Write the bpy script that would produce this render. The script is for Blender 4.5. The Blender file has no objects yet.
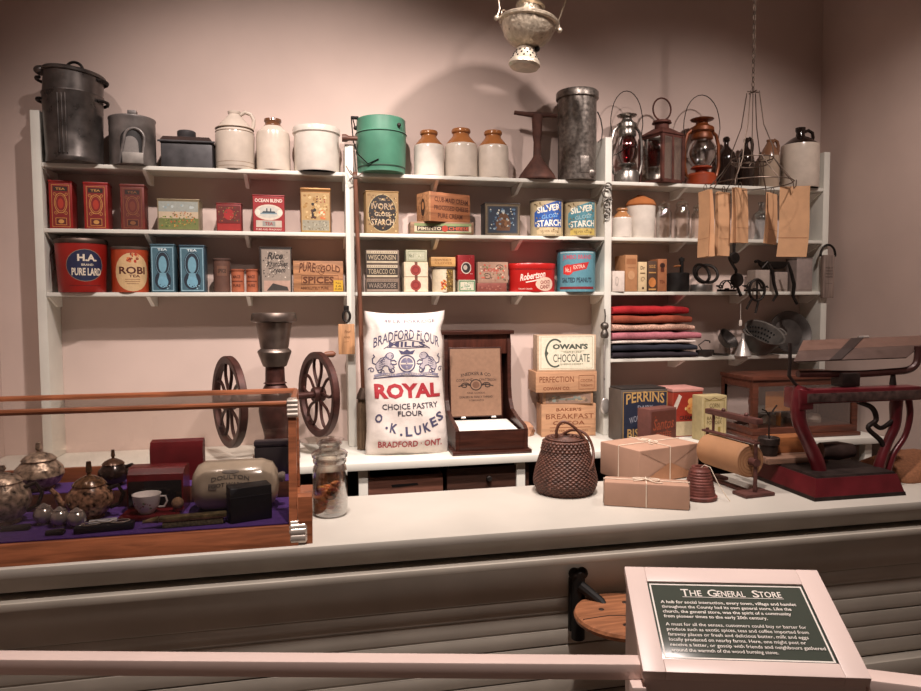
import bpy, bmesh, math, random
from mathutils import Vector, Matrix
random.seed(7)
PI = math.pi
scene = bpy.context.scene
col = scene.collection

# ------------------------------------------------------------------ camera (solved from the photograph's perspective)
FPX, W_, H_ = 700.0, 921, 691
YAW, PITCH, ROLL = .2065, .0581, -.0051
CAM = Vector((-.142, -3.3213, 1.55))
FW = Vector((math.sin(YAW)*math.cos(PITCH), math.cos(YAW)*math.cos(PITCH), -math.sin(PITCH)))
RT0 = Vector((math.cos(YAW), -math.sin(YAW), 0)); UP0 = RT0.cross(FW)
RT = RT0*math.cos(ROLL)+UP0*math.sin(ROLL); UP = -RT0*math.sin(ROLL)+UP0*math.cos(ROLL)
cd = bpy.data.cameras.new('camera'); co = bpy.data.objects.new('camera', cd); col.objects.link(co)
cd.sensor_fit = 'HORIZONTAL'; cd.sensor_width = 36; cd.lens = FPX*36/W_; cd.clip_start = .05
R3 = Matrix((RT, UP, -FW)).transposed()
co.matrix_world = Matrix.Translation(CAM) @ R3.to_4x4()
scene.camera = co
def ray(x, y): return RT*((x-W_/2)/FPX) - UP*((y-H_/2)/FPX) + FW
def atY(x, y, Y): d = ray(x, y); return CAM + d*((Y-CAM.y)/d.y)     # measured photo point on a plane parallel to the back wall
def atZ(x, y, Z): d = ray(x, y); return CAM + d*((Z-CAM.z)/d.z)     # measured photo point on a horizontal plane
def atX(x, y, X): d = ray(x, y); return CAM + d*((X-CAM.x)/d.x)

# ------------------------------------------------------------------ materials
def lin(h):
    h = h.lstrip('#'); r = [int(h[i:i+2], 16)/255 for i in (0, 2, 4)]
    return tuple(c/12.92 if c <= .04045 else ((c+.055)/1.055)**2.4 for c in r)+(1,)
_m = {}
def mat(h, kind='paint', rough=.55, metal=0.0, var=.12, scale=25.0, bump=.0):
    key = (h, kind, rough, metal, var, scale, bump)
    if key in _m: return _m[key]
    m = bpy.data.materials.new(kind+'_'+h.strip('#')); m.use_nodes = True
    nt = m.node_tree; b = nt.nodes['Principled BSDF']
    c = lin(h)
    b.inputs['Roughness'].default_value = rough; b.inputs['Metallic'].default_value = metal
    tc = nt.nodes.new('ShaderNodeTexCoord'); mp = nt.nodes.new('ShaderNodeMapping')
    nt.links.new(tc.outputs['Object'], mp.inputs['Vector'])
    nz = nt.nodes.new('ShaderNodeTexNoise'); nz.inputs['Scale'].default_value = scale
    nz.inputs['Detail'].default_value = 5
    if kind == 'wood':
        mp.inputs['Scale'].default_value = (1.2, 12, 12); nz.inputs['Scale'].default_value = scale*.35; nz.inputs['Distortion'].default_value = .6
    if kind == 'woodz':
        mp.inputs['Scale'].default_value = (12, 12, 1.2); nz.inputs['Scale'].default_value = scale*.35
    nt.links.new(mp.outputs['Vector'], nz.inputs['Vector'])
    rp = nt.nodes.new('ShaderNodeValToRGB')
    lo, hi = 1-var*1.6, 1+var
    rp.color_ramp.elements[0].position = .3; rp.color_ramp.elements[1].position = .72
    rp.color_ramp.elements[0].color = tuple(min(1, x*lo) for x in c[:3])+(1,)
    rp.color_ramp.elements[1].color = tuple(min(1, x*hi) for x in c[:3])+(1,)
    nt.links.new(nz.outputs['Fac'], rp.inputs['Fac']); nt.links.new(rp.outputs['Color'], b.inputs['Base Color'])
    if kind in ('metal', 'iron'):
        mr = nt.nodes.new('ShaderNodeMapRange'); mr.inputs['To Min'].default_value = max(0, rough-.12); mr.inputs['To Max'].default_value = min(1, rough+.2)
        nt.links.new(nz.outputs['Fac'], mr.inputs['Value']); nt.links.new(mr.outputs['Result'], b.inputs['Roughness'])
    if bump > 0:
        bp = nt.nodes.new('ShaderNodeBump'); bp.inputs['Strength'].default_value = bump; bp.inputs['Distance'].default_value = .004
        nt.links.new(nz.outputs['Fac'], bp.inputs['Height']); nt.links.new(bp.outputs['Normal'], b.inputs['Normal'])
    _m[key] = m; return m
def ink(h, rough=.55): return mat(h, 'ink', rough, 0, .07, 60)
def wood(h, rough=.5, z=False, var=.28): return mat(h, 'woodz' if z else 'wood', rough, 0, var, 16, .15)
def iron(h='#3a3532', rough=.5, metal=.75): return mat(h, 'iron', rough, metal, .3, 30, .15)
def tinm(h='#8a8580', rough=.38): return mat(h, 'metal', rough, .7, .3, 14, .06)
def glaze(h, rough=.22): return mat(h, 'glaze', rough, 0, .07, 18)
def paper(h): return mat(h, 'paper', .75, 0, .08, 40, .08)
def cloth(h): return mat(h, 'cloth', .9, 0, .15, 120, .35)
def glass(h='#ffffff', k=.9, rough=.03):
    key = ('glass', h, k, rough)
    if key in _m: return _m[key]
    m = bpy.data.materials.new('glass_'+h.strip('#')); m.use_nodes = True; nt = m.node_tree
    for n in list(nt.nodes): nt.nodes.remove(n)
    out = nt.nodes.new('ShaderNodeOutputMaterial'); mx = nt.nodes.new('ShaderNodeMixShader')
    tr = nt.nodes.new('ShaderNodeBsdfTransparent'); gl = nt.nodes.new('ShaderNodeBsdfGlossy')
    c = lin(h); tr.inputs['Color'].default_value = tuple(x*k for x in c[:3])+(1,)
    gl.inputs['Roughness'].default_value = rough
    nz = nt.nodes.new('ShaderNodeTexNoise'); nz.inputs['Scale'].default_value = 8
    lw = nt.nodes.new('ShaderNodeLayerWeight'); lw.inputs['Blend'].default_value = .82
    ma = nt.nodes.new('ShaderNodeMath'); ma.operation = 'MULTIPLY_ADD'; ma.inputs[1].default_value = .7; ma.inputs[2].default_value = .018
    bp = nt.nodes.new('ShaderNodeBump'); bp.inputs['Strength'].default_value = .02; bp.inputs['Distance'].default_value = .02; nt.links.new(nz.outputs['Fac'], bp.inputs['Height'])
    nt.links.new(bp.outputs['Normal'], gl.inputs['Normal'])
    nt.links.new(lw.outputs['Facing'], ma.inputs[0]); nt.links.new(ma.outputs[0], mx.inputs['Fac'])
    nt.links.new(tr.outputs[0], mx.inputs[1]); nt.links.new(gl.outputs[0], mx.inputs[2]); nt.links.new(mx.outputs[0], out.inputs['Surface'])
    _m[key] = m; return m

# ------------------------------------------------------------------ mesh builder
def RZ(a): return Matrix.Rotation(a, 4, 'Z')
def RX(a): return Matrix.Rotation(a, 4, 'X')
def RY(a): return Matrix.Rotation(a, 4, 'Y')
def T(x, y, z): return Matrix.Translation((x, y, z))
class MB:
    def __init__(s): s.v = []; s.f = []; s.mi = []; s.mats = []; s.M = Matrix.Identity(4)
    def m(s, material):
        if material not in s.mats: s.mats.append(material)
        return s.mats.index(material)
    def add(s, vs, fs, material, M=None):
        o = len(s.v); MM = s.M @ M if M is not None else s.M
        s.v += [MM @ Vector(p) for p in vs]; k = s.m(material)
        for f in fs: s.f.append([i+o for i in f]); s.mi.append(k)
        return s
    def box(s, x0, x1, y0, y1, z0, z1, material, bev=.003, M=None):
        bm = bmesh.new(); bmesh.ops.create_cube(bm, size=1)
        for v in bm.verts: v.co = Vector(((x0+x1)/2+v.co.x*(x1-x0), (y0+y1)/2+v.co.y*(y1-y0), (z0+z1)/2+v.co.z*(z1-z0)))
        b = min(bev, .45*min(x1-x0, y1-y0, z1-z0))
        if b > 1e-4: bmesh.ops.bevel(bm, geom=bm.edges[:], offset=b, segments=2, profile=.6, affect='EDGES')
        bm.verts.index_update()
        s.add([v.co.copy() for v in bm.verts], [[v.index for v in f.verts] for f in bm.faces], material, M); bm.free(); return s
    def lathe(s, prof, material, seg=32, M=None, a0=0, a1=2*PI, rfun=None, cap=True):
        full = abs(a1-a0-2*PI) < 1e-6; n = seg if full else seg+1
        vs = []; fs = []
        for (r, z) in prof:
            for i in range(n):
                a = a0+(a1-a0)*i/seg; rr = r*(rfun(a, z) if rfun else 1)
                vs.append((rr*math.cos(a), rr*math.sin(a), z))
        for j in range(len(prof)-1):
            for i in range(seg):
                i2 = (i+1) % n
                fs.append((j*n+i, j*n+i2, (j+1)*n+i2, (j+1)*n+i))
        if full and cap and prof[0] != prof[-1]:
            if prof[0][0] > 1e-5: fs.append(tuple(reversed(range(n))))
            if prof[-1][0] > 1e-5: fs.append(tuple((len(prof)-1)*n+i for i in range(n)))
        return s.add(vs, fs, material, M)
    def cyl(s, r, z0, z1, material, seg=24, M=None, bev=.002):
        b = min(bev, r*.4, abs(z1-z0)*.4)
        return s.lathe([(r-b, z0), (r, z0+b), (r, z1-b), (r-b, z1)], material, seg, M)
    def tube(s, pts, r, material, seg=8, closed=False, M=None):
        pts = [Vector(p) for p in pts]; n = len(pts); vs = []; fs = []
        rs = r if isinstance(r, (list, tuple)) else [r]*n
        up = None
        for i, p in enumerate(pts):
            if closed: t = pts[(i+1) % n]-pts[i-1]
            else: t = pts[min(i+1, n-1)]-pts[max(i-1, 0)]
            t.normalize()
            if up is None: up = Vector((0, 0, 1)) if abs(t.z) < .9 else Vector((1, 0, 0))
            a = t.cross(up)
            if a.length < 1e-6: a = t.cross(Vector((0, 1, 0)))
            a.normalize(); b = a.cross(t).normalized(); up = b
            for k in range(seg):
                an = 2*PI*k/seg; vs.append(p+(a*math.cos(an)+b*math.sin(an))*rs[i])
        for i in range(n if closed else n-1):
            j = (i+1) % n
            for k in range(seg):
                k2 = (k+1) % seg; fs.append((i*seg+k, j*seg+k, j*seg+k2, i*seg+k2))
        if not closed:
            fs.append(tuple(range(seg))); fs.append(tuple(reversed([(n-1)*seg+k for k in range(seg)])))
        return s.add(vs, fs, material, M)
    def prism(s, poly, axis, t0, t1, material, M=None):
        n = len(poly)
        def p3(a, b, t): return (t, a, b) if axis == 'x' else ((a, t, b) if axis == 'y' else (a, b, t))
        vs = [p3(a, b, t0) for a, b in poly]+[p3(a, b, t1) for a, b in poly]
        fs = [tuple(range(n)), tuple(reversed(range(n, 2*n)))]+[(i, n+i, n+(i+1) % n, (i+1) % n) for i in range(n)]
        return s.add(vs, fs, material, M)
    def ball(s, c, r, material, seg=16, sq=(1, 1, 1), M=None):
        prof = [(r*math.sin(PI*k/8), -r*math.cos(PI*k/8)) for k in range(9)]; prof[0] = (0, -r); prof[-1] = (0, r)
        MM = T(*c) @ Matrix.Diagonal((*sq, 1))
        return s.lathe(prof, material, seg, (M @ MM) if M is not None else MM)
    def build(s, name, parent=None, smooth=35):
        me = bpy.data.meshes.new(name); me.from_pydata([tuple(v) for v in s.v], [], s.f)
        for m in s.mats: me.materials.append(m)
        me.polygons.foreach_set('material_index', s.mi)
        bm = bmesh.new(); bm.from_mesh(me); bmesh.ops.remove_doubles(bm, verts=bm.verts, dist=1e-6)
        bmesh.ops.recalc_face_normals(bm, faces=bm.faces); bm.to_mesh(me); bm.free()
        if smooth: 
            me.shade_smooth(); me.set_sharp_from_angle(angle=math.radians(smooth))
        me.update()
        o = bpy.data.objects.new(name, me); col.objects.link(o)
        if parent is not None: o.parent = parent
        return o
def arcpts(c, r0, r1, a0, a1, n, plane='xz'):
    out = []
    for i in range(n+1):
        a = a0+(a1-a0)*i/n; u, v = r0*math.cos(a), r1*math.sin(a)
        out.append({'xz': (c[0]+u, c[1], c[2]+v), 'yz': (c[0], c[1]+u, c[2]+v), 'xy': (c[0]+u, c[1]+v, c[2])}[plane])
    return out
def thing(name, label, cat, loc=(0, 0, 0), rz=0, group=None):
    o = bpy.data.objects.new(name, None); col.objects.link(o); o.empty_display_size = .05
    o.location = loc; o.rotation_euler = (0, 0, rz); tag(o, label, cat, group); return o
def tag(o, label, cat, group=None, kind=None):
    if label: o['label'] = label
    if cat: o['category'] = cat
    if group: o['group'] = group
    if kind: o['kind'] = kind
    return o
def struct(o): o['kind'] = 'structure'; return o
def dup(root, loc, rz, label=None, group=None):
    r = root.copy(); col.objects.link(r); r.location = loc; r.rotation_euler = (0, 0, rz)
    if label: r['label'] = label
    if group: r['group'] = group
    for ch in list(root.children):
        c = ch.copy(); col.objects.link(c); c.parent = r
        for g in ch.children:
            d = g.copy(); col.objects.link(d); d.parent = c
    return r

# ------------------------------------------------------------------ printing on faces
_t = {}
def textmesh(s, bold=.0, shear=0):
    k = (s, bold, shear)
    if k in _t: return _t[k]
    c = bpy.data.curves.new('t', 'FONT'); c.body = s; c.size = 1; c.resolution_u = 2; c.offset = bold; c.shear = shear; c.fill_mode = 'FRONT'
    o = bpy.data.objects.new('t', c); col.objects.link(o)
    bpy.context.view_layer.update()
    me = bpy.data.meshes.new_from_object(o.evaluated_get(bpy.context.evaluated_depsgraph_get()))
    vs = [tuple(v.co) for v in me.vertices]; fs = [tuple(p.vertices) for p in me.polygons]
    bpy.data.objects.remove(o); bpy.data.curves.remove(c); bpy.data.meshes.remove(me)
    x0 = min(v[0] for v in vs); x1 = max(v[0] for v in vs); y0 = min(v[1] for v in vs); y1 = max(v[1] for v in vs)
    vs = [((x-x0)/(x1-x0)-.5, (y-y0)/(y1-y0)-.5) for x, y, _ in vs]
    _t[k] = (vs, fs, (x1-x0)/(y1-y0)); return _t[k]
def smooth(P, n=6):
    P = [Vector(p) for p in P]; out = []
    for i in range(len(P)-1):
        p0, p1, p2, p3 = P[max(0, i-1)], P[i], P[i+1], P[min(len(P)-1, i+2)]
        for k in range(n):
            t = k/n; out.append(.5*((2*p1)+(p2-p0)*t+(2*p0-5*p1+4*p2-p3)*t*t+(3*p1-p0-3*p2+p3)*t**3))
    return out+[P[-1]]
def srad(r, n=6):
    return [r[i]+(r[i+1]-r[i])*k/n for i in range(len(r)-1) for k in range(n)]+[r[-1]]
class Marks:
    """flat print: coordinates a (0..1 across), b (0..1 up) on a face W x H; fn maps metres to the face"""
    def __init__(s, W, H, fn, curved=False): s.W, s.H, s.fn, s.curved, s.k, s.mb = W, H, fn, curved, 0, MB()
    def _e(s): s.k += 1; return .0006+.00009*s.k
    def put(s, pts, faces, c):
        e = s._e()
        if s.curved:
            bm = bmesh.new(); V = [bm.verts.new(((a-.5)*s.W, b*s.H, 0)) for a, b in pts]
            for f in faces:
                try: bm.faces.new([V[i] for i in f])
                except ValueError: pass
            xs = [v.co.x for v in bm.verts]; ys = [v.co.y for v in bm.verts]
            def cut(lo, hi, st, no):
                q = math.ceil(lo/st+1e-3)*st
                while q < hi-1e-5:
                    bmesh.ops.bisect_plane(bm, geom=bm.verts[:]+bm.edges[:]+bm.faces[:], plane_co=(q, q, 0), plane_no=no); q += st
            cut(min(xs), max(xs), .011, (1, 0, 0))
            if s.curved == 2: cut(min(ys), max(ys), .018, (0, 1, 0))
            bm.verts.index_update()
            s.mb.add([s.fn(v.co.x, v.co.y, e) for v in bm.verts], [[v.index for v in f.verts] for f in bm.faces], ink(c)); bm.free(); return s
        s.mb.add([s.fn((a-.5)*s.W, b*s.H, e) for a, b in pts], faces, ink(c)); return s
    def rect(s, a0, b0, a1, b1, c):
        n = m = 1
        p = [(a0+(a1-a0)*i/n, b0+(b1-b0)*j/m) for j in range(m+1) for i in range(n+1)]
        return s.put(p, [(j*(n+1)+i, j*(n+1)+i+1, (j+1)*(n+1)+i+1, (j+1)*(n+1)+i) for j in range(m) for i in range(n)], c)
    def ell(s, a, b, ra, rb, c, n=24):
        rings = 1
        p = [(a, b)]; f = []
        for q in range(1, rings+1): p += [(a+ra*q/rings*math.cos(2*PI*i/n), b+rb*q/rings*math.sin(2*PI*i/n)) for i in range(n)]
        f += [(0, 1+i, 1+(i+1) % n) for i in range(n)]
        for q in range(rings-1): f += [(1+q*n+i, 1+(q+1)*n+i, 1+(q+1)*n+(i+1) % n, 1+q*n+(i+1) % n) for i in range(n)]
        return s.put(p, f, c)
    def ring(s, a, b, ra, rb, t, c, n=28, t0=0, t1=2*PI):
        p = []
        for i in range(n+1):
            an = t0+(t1-t0)*i/n; p += [(a+ra*math.cos(an), b+rb*math.sin(an)), (a+(ra-t)*math.cos(an), b+(rb-t*s.W/s.H)*math.sin(an))]
        return s.put(p, [(2*i, 2*i+2, 2*i+3, 2*i+1) for i in range(n)], c)
    def frame(s, a0, b0, a1, b1, t, c):
        tb = t*s.W/s.H
        s.rect(a0, b0, a1, b0+tb, c); s.k -= 1; s.rect(a0, b1-tb, a1, b1, c); s.k -= 1
        s.rect(a0, b0+tb, a0+t, b1-tb, c); s.k -= 1; return s.rect(a1-t, b0+tb, a1, b1-tb, c)
    def poly(s, pts, c): return s.put(pts, [tuple(range(len(pts)))], c)
    def line(s, pts, t, c):
        p = []; n = len(pts); asp = s.W/s.H
        for i in range(n):
            x0, y0 = pts[max(0, i-1)]; x1, y1 = pts[min(n-1, i+1)]
            dx, dy = (x1-x0)*s.W, (y1-y0)*s.H; L = math.hypot(dx, dy) or 1
            nx, ny = -dy/L*t*s.W/2, dx/L*t*s.W/2
            p += [(pts[i][0]+nx/s.W, pts[i][1]+ny/s.H), (pts[i][0]-nx/s.W, pts[i][1]-ny/s.H)]
        return s.put(p, [(2*i, 2*i+1, 2*i+3, 2*i+2) for i in range(n-1)], c)
    def text(s, t, a, b, w, h, c, bold=.0, arc=0, rot=0, shear=0):
        vs, fs, asp = textmesh(t, bold, shear)
        if w is None: w = h*s.H*asp/s.W
        p = []
        for x, y in vs:
            X, Y = x*w*s.W, y*h*s.H
            if rot: X, Y = X*math.cos(rot)-Y*math.sin(rot), X*math.sin(rot)+Y*math.cos(rot)
            A, B = X/s.W, Y/s.H
            B += arc*(1-(2*x)**2)
            p.append((a+A, b+B))
        return s.put(p, fs, c)
    def speckle(s, a0, b0, a1, b1, n, cols, r=.03, seed=1, asp=1):
        rg = random.Random(seed); e = s._e()
        for i in range(n):
            a, b = rg.uniform(a0+r, a1-r), rg.uniform(b0+r*s.W/s.H, b1-r*s.W/s.H); q = r*rg.uniform(.5, 1); c = rg.choice(cols); m = 6; ph = rg.random()*6
            p = [(a+q*math.cos(ph+2*PI*j/m)*rg.uniform(.6, 1), b+q*asp*s.W/s.H*math.sin(ph+2*PI*j/m)*rg.uniform(.6, 1)) for j in range(m)]
            s.mb.add([s.fn((x-.5)*s.W, y*s.H, e+.00001*i) for x, y in p], [tuple(range(m))], ink(c))
        return s
    def scroll(s, pts_list, t, c):
        for q in pts_list: s.line(q, t, c); s.k -= 1
        s.k += 1; return s
    def done(s, parent, name='printed_label'):
        if s.mb.f: return s.mb.build(name, parent, smooth=0)
def spiral(a, b, r, t0, turns, n=14, asp=1, flip=1):
    return [(a+flip*r*(1-i/n*.8)*math.cos(t0+turns*2*PI*i/n), b+r*asp*(1-i/n*.8)*math.sin(t0+turns*2*PI*i/n)) for i in range(n+1)]
def flat(yf, z0=0, x0=0): return lambda u, v, e: (x0+u, yf-e, z0+v)
def wrap(R, z0=0, ph=0): return lambda u, v, e: ((R+e)*math.sin(u/R+ph), -(R+e)*math.cos(u/R+ph), z0+v)
def seen(x, y): return math.atan2(CAM.x-x, y-CAM.y)      # angle at which a round thing faces the visitor

# generic printed box / round tin sized from the photograph
def boxspec(x0, x1, yt, Z, Yf, yb=None):
    ym = (yt+(yb or yt))/2
    A, B = atY(x0, ym, Yf), atY(x1, ym, Yf)
    return (A.x+B.x)/2, B.x-A.x, atY((x0+x1)/2, yt, Yf).z-Z
def tinbox(name, label, cat, x0, x1, yt, Z, body, Yf=.012, d=.1, rz=0, lid=None, marks=None, group=None, bev=.004, lidm=None, h=None, pname='body', round_=False, sx=1):
    xc, w, hh = boxspec(x0, x1, yt, Z, Yf); hh = h or hh
    root = thing(name, label, cat, (xc, Yf+d/2, Z+.0005), rz, group)
    lh = lid or 0
    MB().box(-w/2, w/2, -d/2, d/2, 0, hh-lh*.9, body, bev).build(pname, root)
    if lid: MB().box(-w/2-.002, w/2+.002, -d/2-.002, d/2+.002, hh-lh, hh, lidm or body, min(.004, lh*.4)).build('lid', root)
    if marks:
        k = Marks(w, hh-lh, flat(-d/2)); marks(k); k.done(root)
    return root
def can(name, label, cat, x0, x1, yt, Z, body, Yc=.075, lid=None, marks=None, group=None, lidm=None, taper=1.0, rim=None, face=None, h=None):
    xc, w, hh = boxspec(x0, x1, yt, Z, Yc); R = w/2; hh = h or boxspec(x0, x1, yt, Z, Yc-R if yt < 300 else Yc+R)[2]
    root = thing(name, label, cat, (xc, Yc, Z+.0005), 0, group); lh = lid or 0
    MB().lathe([(R*taper-.003, 0), (R*taper, .003), (R, hh-lh-.002), (R-.003, hh-lh)], body, 40).build('body', root)
    rm = rim or tinm('#6f655c')
    if lid: MB().lathe([(R+.002, hh-lh-.004), (R+.003, hh-lh), (R+.003, hh-.003), (R-.004, hh), (R-.008, hh-.003), (0, hh-.003)], lidm or rm, 40).build('lid', root)
    if marks:
        k = Marks(2*R, hh-lh, lambda u, v, e: wrap(R*(taper+(1-taper)*v/(hh-lh)), 0, face if face is not None else seen(xc, Yc))(u, v, e), 1); marks(k); k.done(root)
    return root
# ------------------------------------------------------------------ room shell
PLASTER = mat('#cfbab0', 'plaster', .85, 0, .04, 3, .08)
YW = .17; XL, XR = -1.52, 2.66
struct(MB().box(XL-.1, XR+.1, YW, YW+.1, 0, 3.8, PLASTER, 0).build('wall_back', smooth=0))
struct(MB().box(XL-.1, XL, -5.2, YW, 0, 3.8, PLASTER, 0).build('wall_left', smooth=0))
struct(MB().box(XR, XR+.1, -5.2, YW, 0, 3.8, PLASTER, 0).build('wall_right', smooth=0))
struct(MB().box(XL-.1, XR+.1, -5.2, YW+.1, -.1, 0, wood('#5a4636'), 0).build('floor', smooth=0))
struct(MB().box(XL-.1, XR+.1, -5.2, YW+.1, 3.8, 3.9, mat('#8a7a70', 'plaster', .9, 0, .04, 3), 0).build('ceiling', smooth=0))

# ------------------------------------------------------------------ wall shelving
PAINT_LIT = mat('#f4f2ea', 'paint', .5, 0, .03, 6)  # shelf paint made whiter for the brackets, with bounced light put into the colour
PAINT = mat('#d8d6cc', 'paint', .5, 0, .06, 6, .05)
Z1, Z2, Z3, Z4, ZB, ZC = 2.165, 1.887, 1.612, 1.271, .88, .90
PX = [(-1.303, -1.266, 2.383), (.012, .049, 2.294), (1.298, 1.334, 2.382), (2.552, 2.588, 2.358)]
sh = thing('wall_shelving', 'pale grey painted shelving of shallow boards between upright posts on the back wall', 'shelving', (0, 0, 0))
for a, b, zt in PX:
    MB().box(a, b, 0, YW-.001, ZB+.001, zt, PAINT, .002).build('post', sh)
def shelf(a, b, z):
    MB().box(a+.0005, b-.0005, .001, YW-.001, z-.017, z, PAINT, .002).build('shelf', sh)
    pb = (144.5, 245.5) if a < -1 else ((438, 522) if a < 1 else (687, 751))
    xs = [a+.0045, b-.0045]+[atY(p, 200, 0).x for p in pb]
    for x in xs:
        bw = .004 if x in xs[:2] else .008
        MB().prism([(.004, z-.018), (.105, z-.062), (YW-.002, z-.062), (YW-.002, z-.018)], 'x', x-bw, x+bw, PAINT_LIT).build('bracket', sh, 20)
for i in range(3):
    for z in (Z1, Z2, Z3): shelf(PX[i][1], PX[i+1][0], z)
shelf(PX[2][1], PX[3][0], Z4)

# ------------------------------------------------------------------ back counter
bc = thing('back_counter', 'pale painted low counter running along the wall beneath the shelves', 'counter', (0, 0, 0))
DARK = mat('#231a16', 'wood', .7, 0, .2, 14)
MB().box(XL+.005, XR-.005, -.36, YW-.001, ZB-.034, ZB, PAINT, .008).build('countertop', bc)
for x in (-1.45, -.75, .055, .76, 1.25, 1.9, 2.58): MB().box(x-.02, x+.02, -.33, -.29, .001, ZB-.034, PAINT, .003).build('upright', bc)
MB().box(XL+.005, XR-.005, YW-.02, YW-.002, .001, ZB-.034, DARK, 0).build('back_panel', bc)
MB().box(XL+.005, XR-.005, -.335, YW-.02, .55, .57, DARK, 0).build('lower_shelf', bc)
def drawerbox(name, label, x0, x1, yt, yf, c, slot):
    A, B = atY(x0, yt, yf), atY(x1, yt, yf); w = B.x-A.x; h = A.z-.571; d = .3
    r = thing(name, label, 'box', ((A.x+B.x)/2, yf+d/2, .571))
    t = .014
    m = MB(); W = wood(c)
    m.box(-w/2, w/2, -d/2, -d/2+t, 0, h, W).box(-w/2, w/2, d/2-t, d/2, 0, h, W).box(-w/2, -w/2+t, -d/2+t, d/2-t, 0, h, W).box(w/2-t, w/2, -d/2+t, d/2-t, 0, h, W).box(-w/2+t, w/2-t, -d/2+t, d/2-t, 0, t, W)
    m.build('body', r)
    if slot: MB().prism([(-.06, h-.048), (.055, h-.043), (.05, h-.033), (-.065, h-.036)], 'y', -d/2-.001, -d/2+.004, mat('#120c0a', 'paint', .9)).build('hand_slot', r)
    else: MB().cyl(.012, 0, .02, iron(), 12, T(0, -d/2-.02, h*.8) @ RX(-PI/2)).build('knob', r)
drawerbox('wooden_crate', 'brown wooden crate with a hand slot stored beneath the back counter', 368, 443, 478, -.315, '#6b4436', True)
drawerbox('wooden_drawer_box', 'dark wooden box stored beneath the back counter behind the wicker basket', 447, 529, 469, -.318, '#43291f', False)

# ------------------------------------------------------------------ front counter
fc = thing('shop_counter', 'long painted shop counter with plank front and moulded ledge across the foreground', 'counter', (0, 0, 0))
CT = mat('#bcb7ad', 'paint', .42, 0, .05, 4, .05)
CF = mat('#b3aca0', 'paint', .55, 0, .08, 5, .08)
CX0, CX1 = XL+.01, XR-.01
MB().box(CX0, CX1, -1.422, -.935, ZC-.028, ZC, CT, .007).build('countertop', fc)
MB().box(CX0, CX1, -1.385, -1.34, .826, ZC-.028, CF, .001).build('apron', fc)
m = MB()
m.box(CX0, CX1, -1.425, -1.34, .790, .812, CF, .005)
m.build('ledge', fc)
MB().box(CX0, CX1, -1.37, -1.34, .672, .788, CF, .002).build('frieze_board', fc)
m = MB(); z = .668
while z > .40:
    m.box(CX0, CX1, -1.362, -1.34, z-.0465, z, CF, .0035); z -= .0505
    if random.random() < .5: m.box(CX0, CX1, -1.359, -1.342, z+.0005, z+.003, CF, .0005)
m.box(CX0, CX1, -1.355, -1.34, .3, .668, mat('#3a332d', 'paint', .8), 0)
m.build('plank_front', fc)
m = MB(); m.box(CX0, CX1, -1.40, -1.34, .30, .36, CF, .004).box(CX0, CX1, -1.385, -1.34, .001, .30, CF, .002); m.build('baseboard', fc)
m = MB(); m.box(CX0, CX0+.03, -1.34, -.96, .001, ZC-.028, CF).box(CX1-.03, CX1, -1.34, -.96, .001, ZC-.028, CF).box(CX0+.03, CX1-.03, -1.0, -.98, .001, ZC-.028, CF); m.build('carcass', fc)

# swing-out stool
st = thing('swing_stool', 'round orange wooden stool seat on a black iron bracket fixed to the counter front', 'stool', (.70, -1.53, .55))
m = MB(); SW = wood('#a06a4a', .35)
m.lathe([(.125, .105), (.138, .113), (.14, .122), (.136, .130), (.128, .133), (0, .133)], SW, 48, T(0, 0, 0))
m.lathe([(0, .105), (.125, .105)], SW, 48); m.build('seat', st)
m = MB(); 
for x, y in ((-.055, .03), (.03, .06), (.02, -.05), (-.03, -.075)): m.cyl(.008, .132, .1345, mat('#2c1a10'), 10, T(x, y, 0))
m.tube([(-.13, -.02, .1338), (-.05, -.012, .1338), (.03, -.03, .1338), (.12, -.035, .1338)], .0012, mat('#2c1a10'), 5); m.build('seat_plug', st)
m = MB(); BI = iron('#171412', .6, .3)
P0 = atY(575, 605, -1.37); bx0 = P0.x-.70
m.box(bx0-.024, bx0+.024, .140, .158, .02, .185, BI, .006); m.cyl(.02, .0, .21, BI, 16, T(bx0, .135, 0)); m.ball((bx0+.012, .135, .20), .018, BI); m.ball((bx0-.012, .135, .20), .018, BI)
m.build('wall_bracket', st)
MB().tube([(bx0, .12, .17), (bx0+.05, .085, .13), (-.02, .03, .095), (0, 0, .09), (0, 0, .104)], [.016, .014, .014, .02, .05], BI, 10).build('arm', st)

# ------------------------------------------------------------------ barrier rail and information lectern
RAIL = mat('#ead3ca', 'paint', .4, 0, .03, 8)
A, B = Vector((-.69, -1.986, .95)), atZ(640, 654.5, .95); d = (B-A).normalized(); A2 = A-d*.55
a = math.atan2(d.y, d.x); L = (B-A2).length
rl = thing('barrier_rail', 'pale pink painted barrier rail running left from the information lectern', 'railing', (A2.x, A2.y, 0), a)
MB().box(0, L, -.033, 0, .922, .95, RAIL, .003).build('rail', rl)
MB().box(L-.026, L-.002, -.06, -.034, .001, .925, RAIL, .004).build('post', rl)
MB().box(L*.3-.02, L*.3+.02, -.033, 0, .001, .921, RAIL, .004).build('post', rl)
s = 1.35
TL, TR, BR, BL = [CAM+Vector(p)*s for p in ((.429, .911, -.374), (.681, .833, -.371), (.634, .680, -.440), (.382, .759, -.443))]
ux = (TR-TL).normalized(); uy = (TL-BL).normalized(); uz = ux.cross(uy).normalized(); uy = uz.cross(ux)
SWd, SHt = (TR-TL).length, (TL-BL).length
Ms = Matrix((ux, uy, uz)).transposed().to_4x4(); Ms.translation = BL
le = thing('information_lectern', 'sloping white framed lectern with dark green text panel in the foreground', 'sign', (BL.x, BL.y, 0), 0)
off = Matrix.Translation(-Vector((BL.x, BL.y, 0))) @ Ms
SG = mat('#ead5cd', 'paint', .4, 0, .03, 8)
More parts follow.
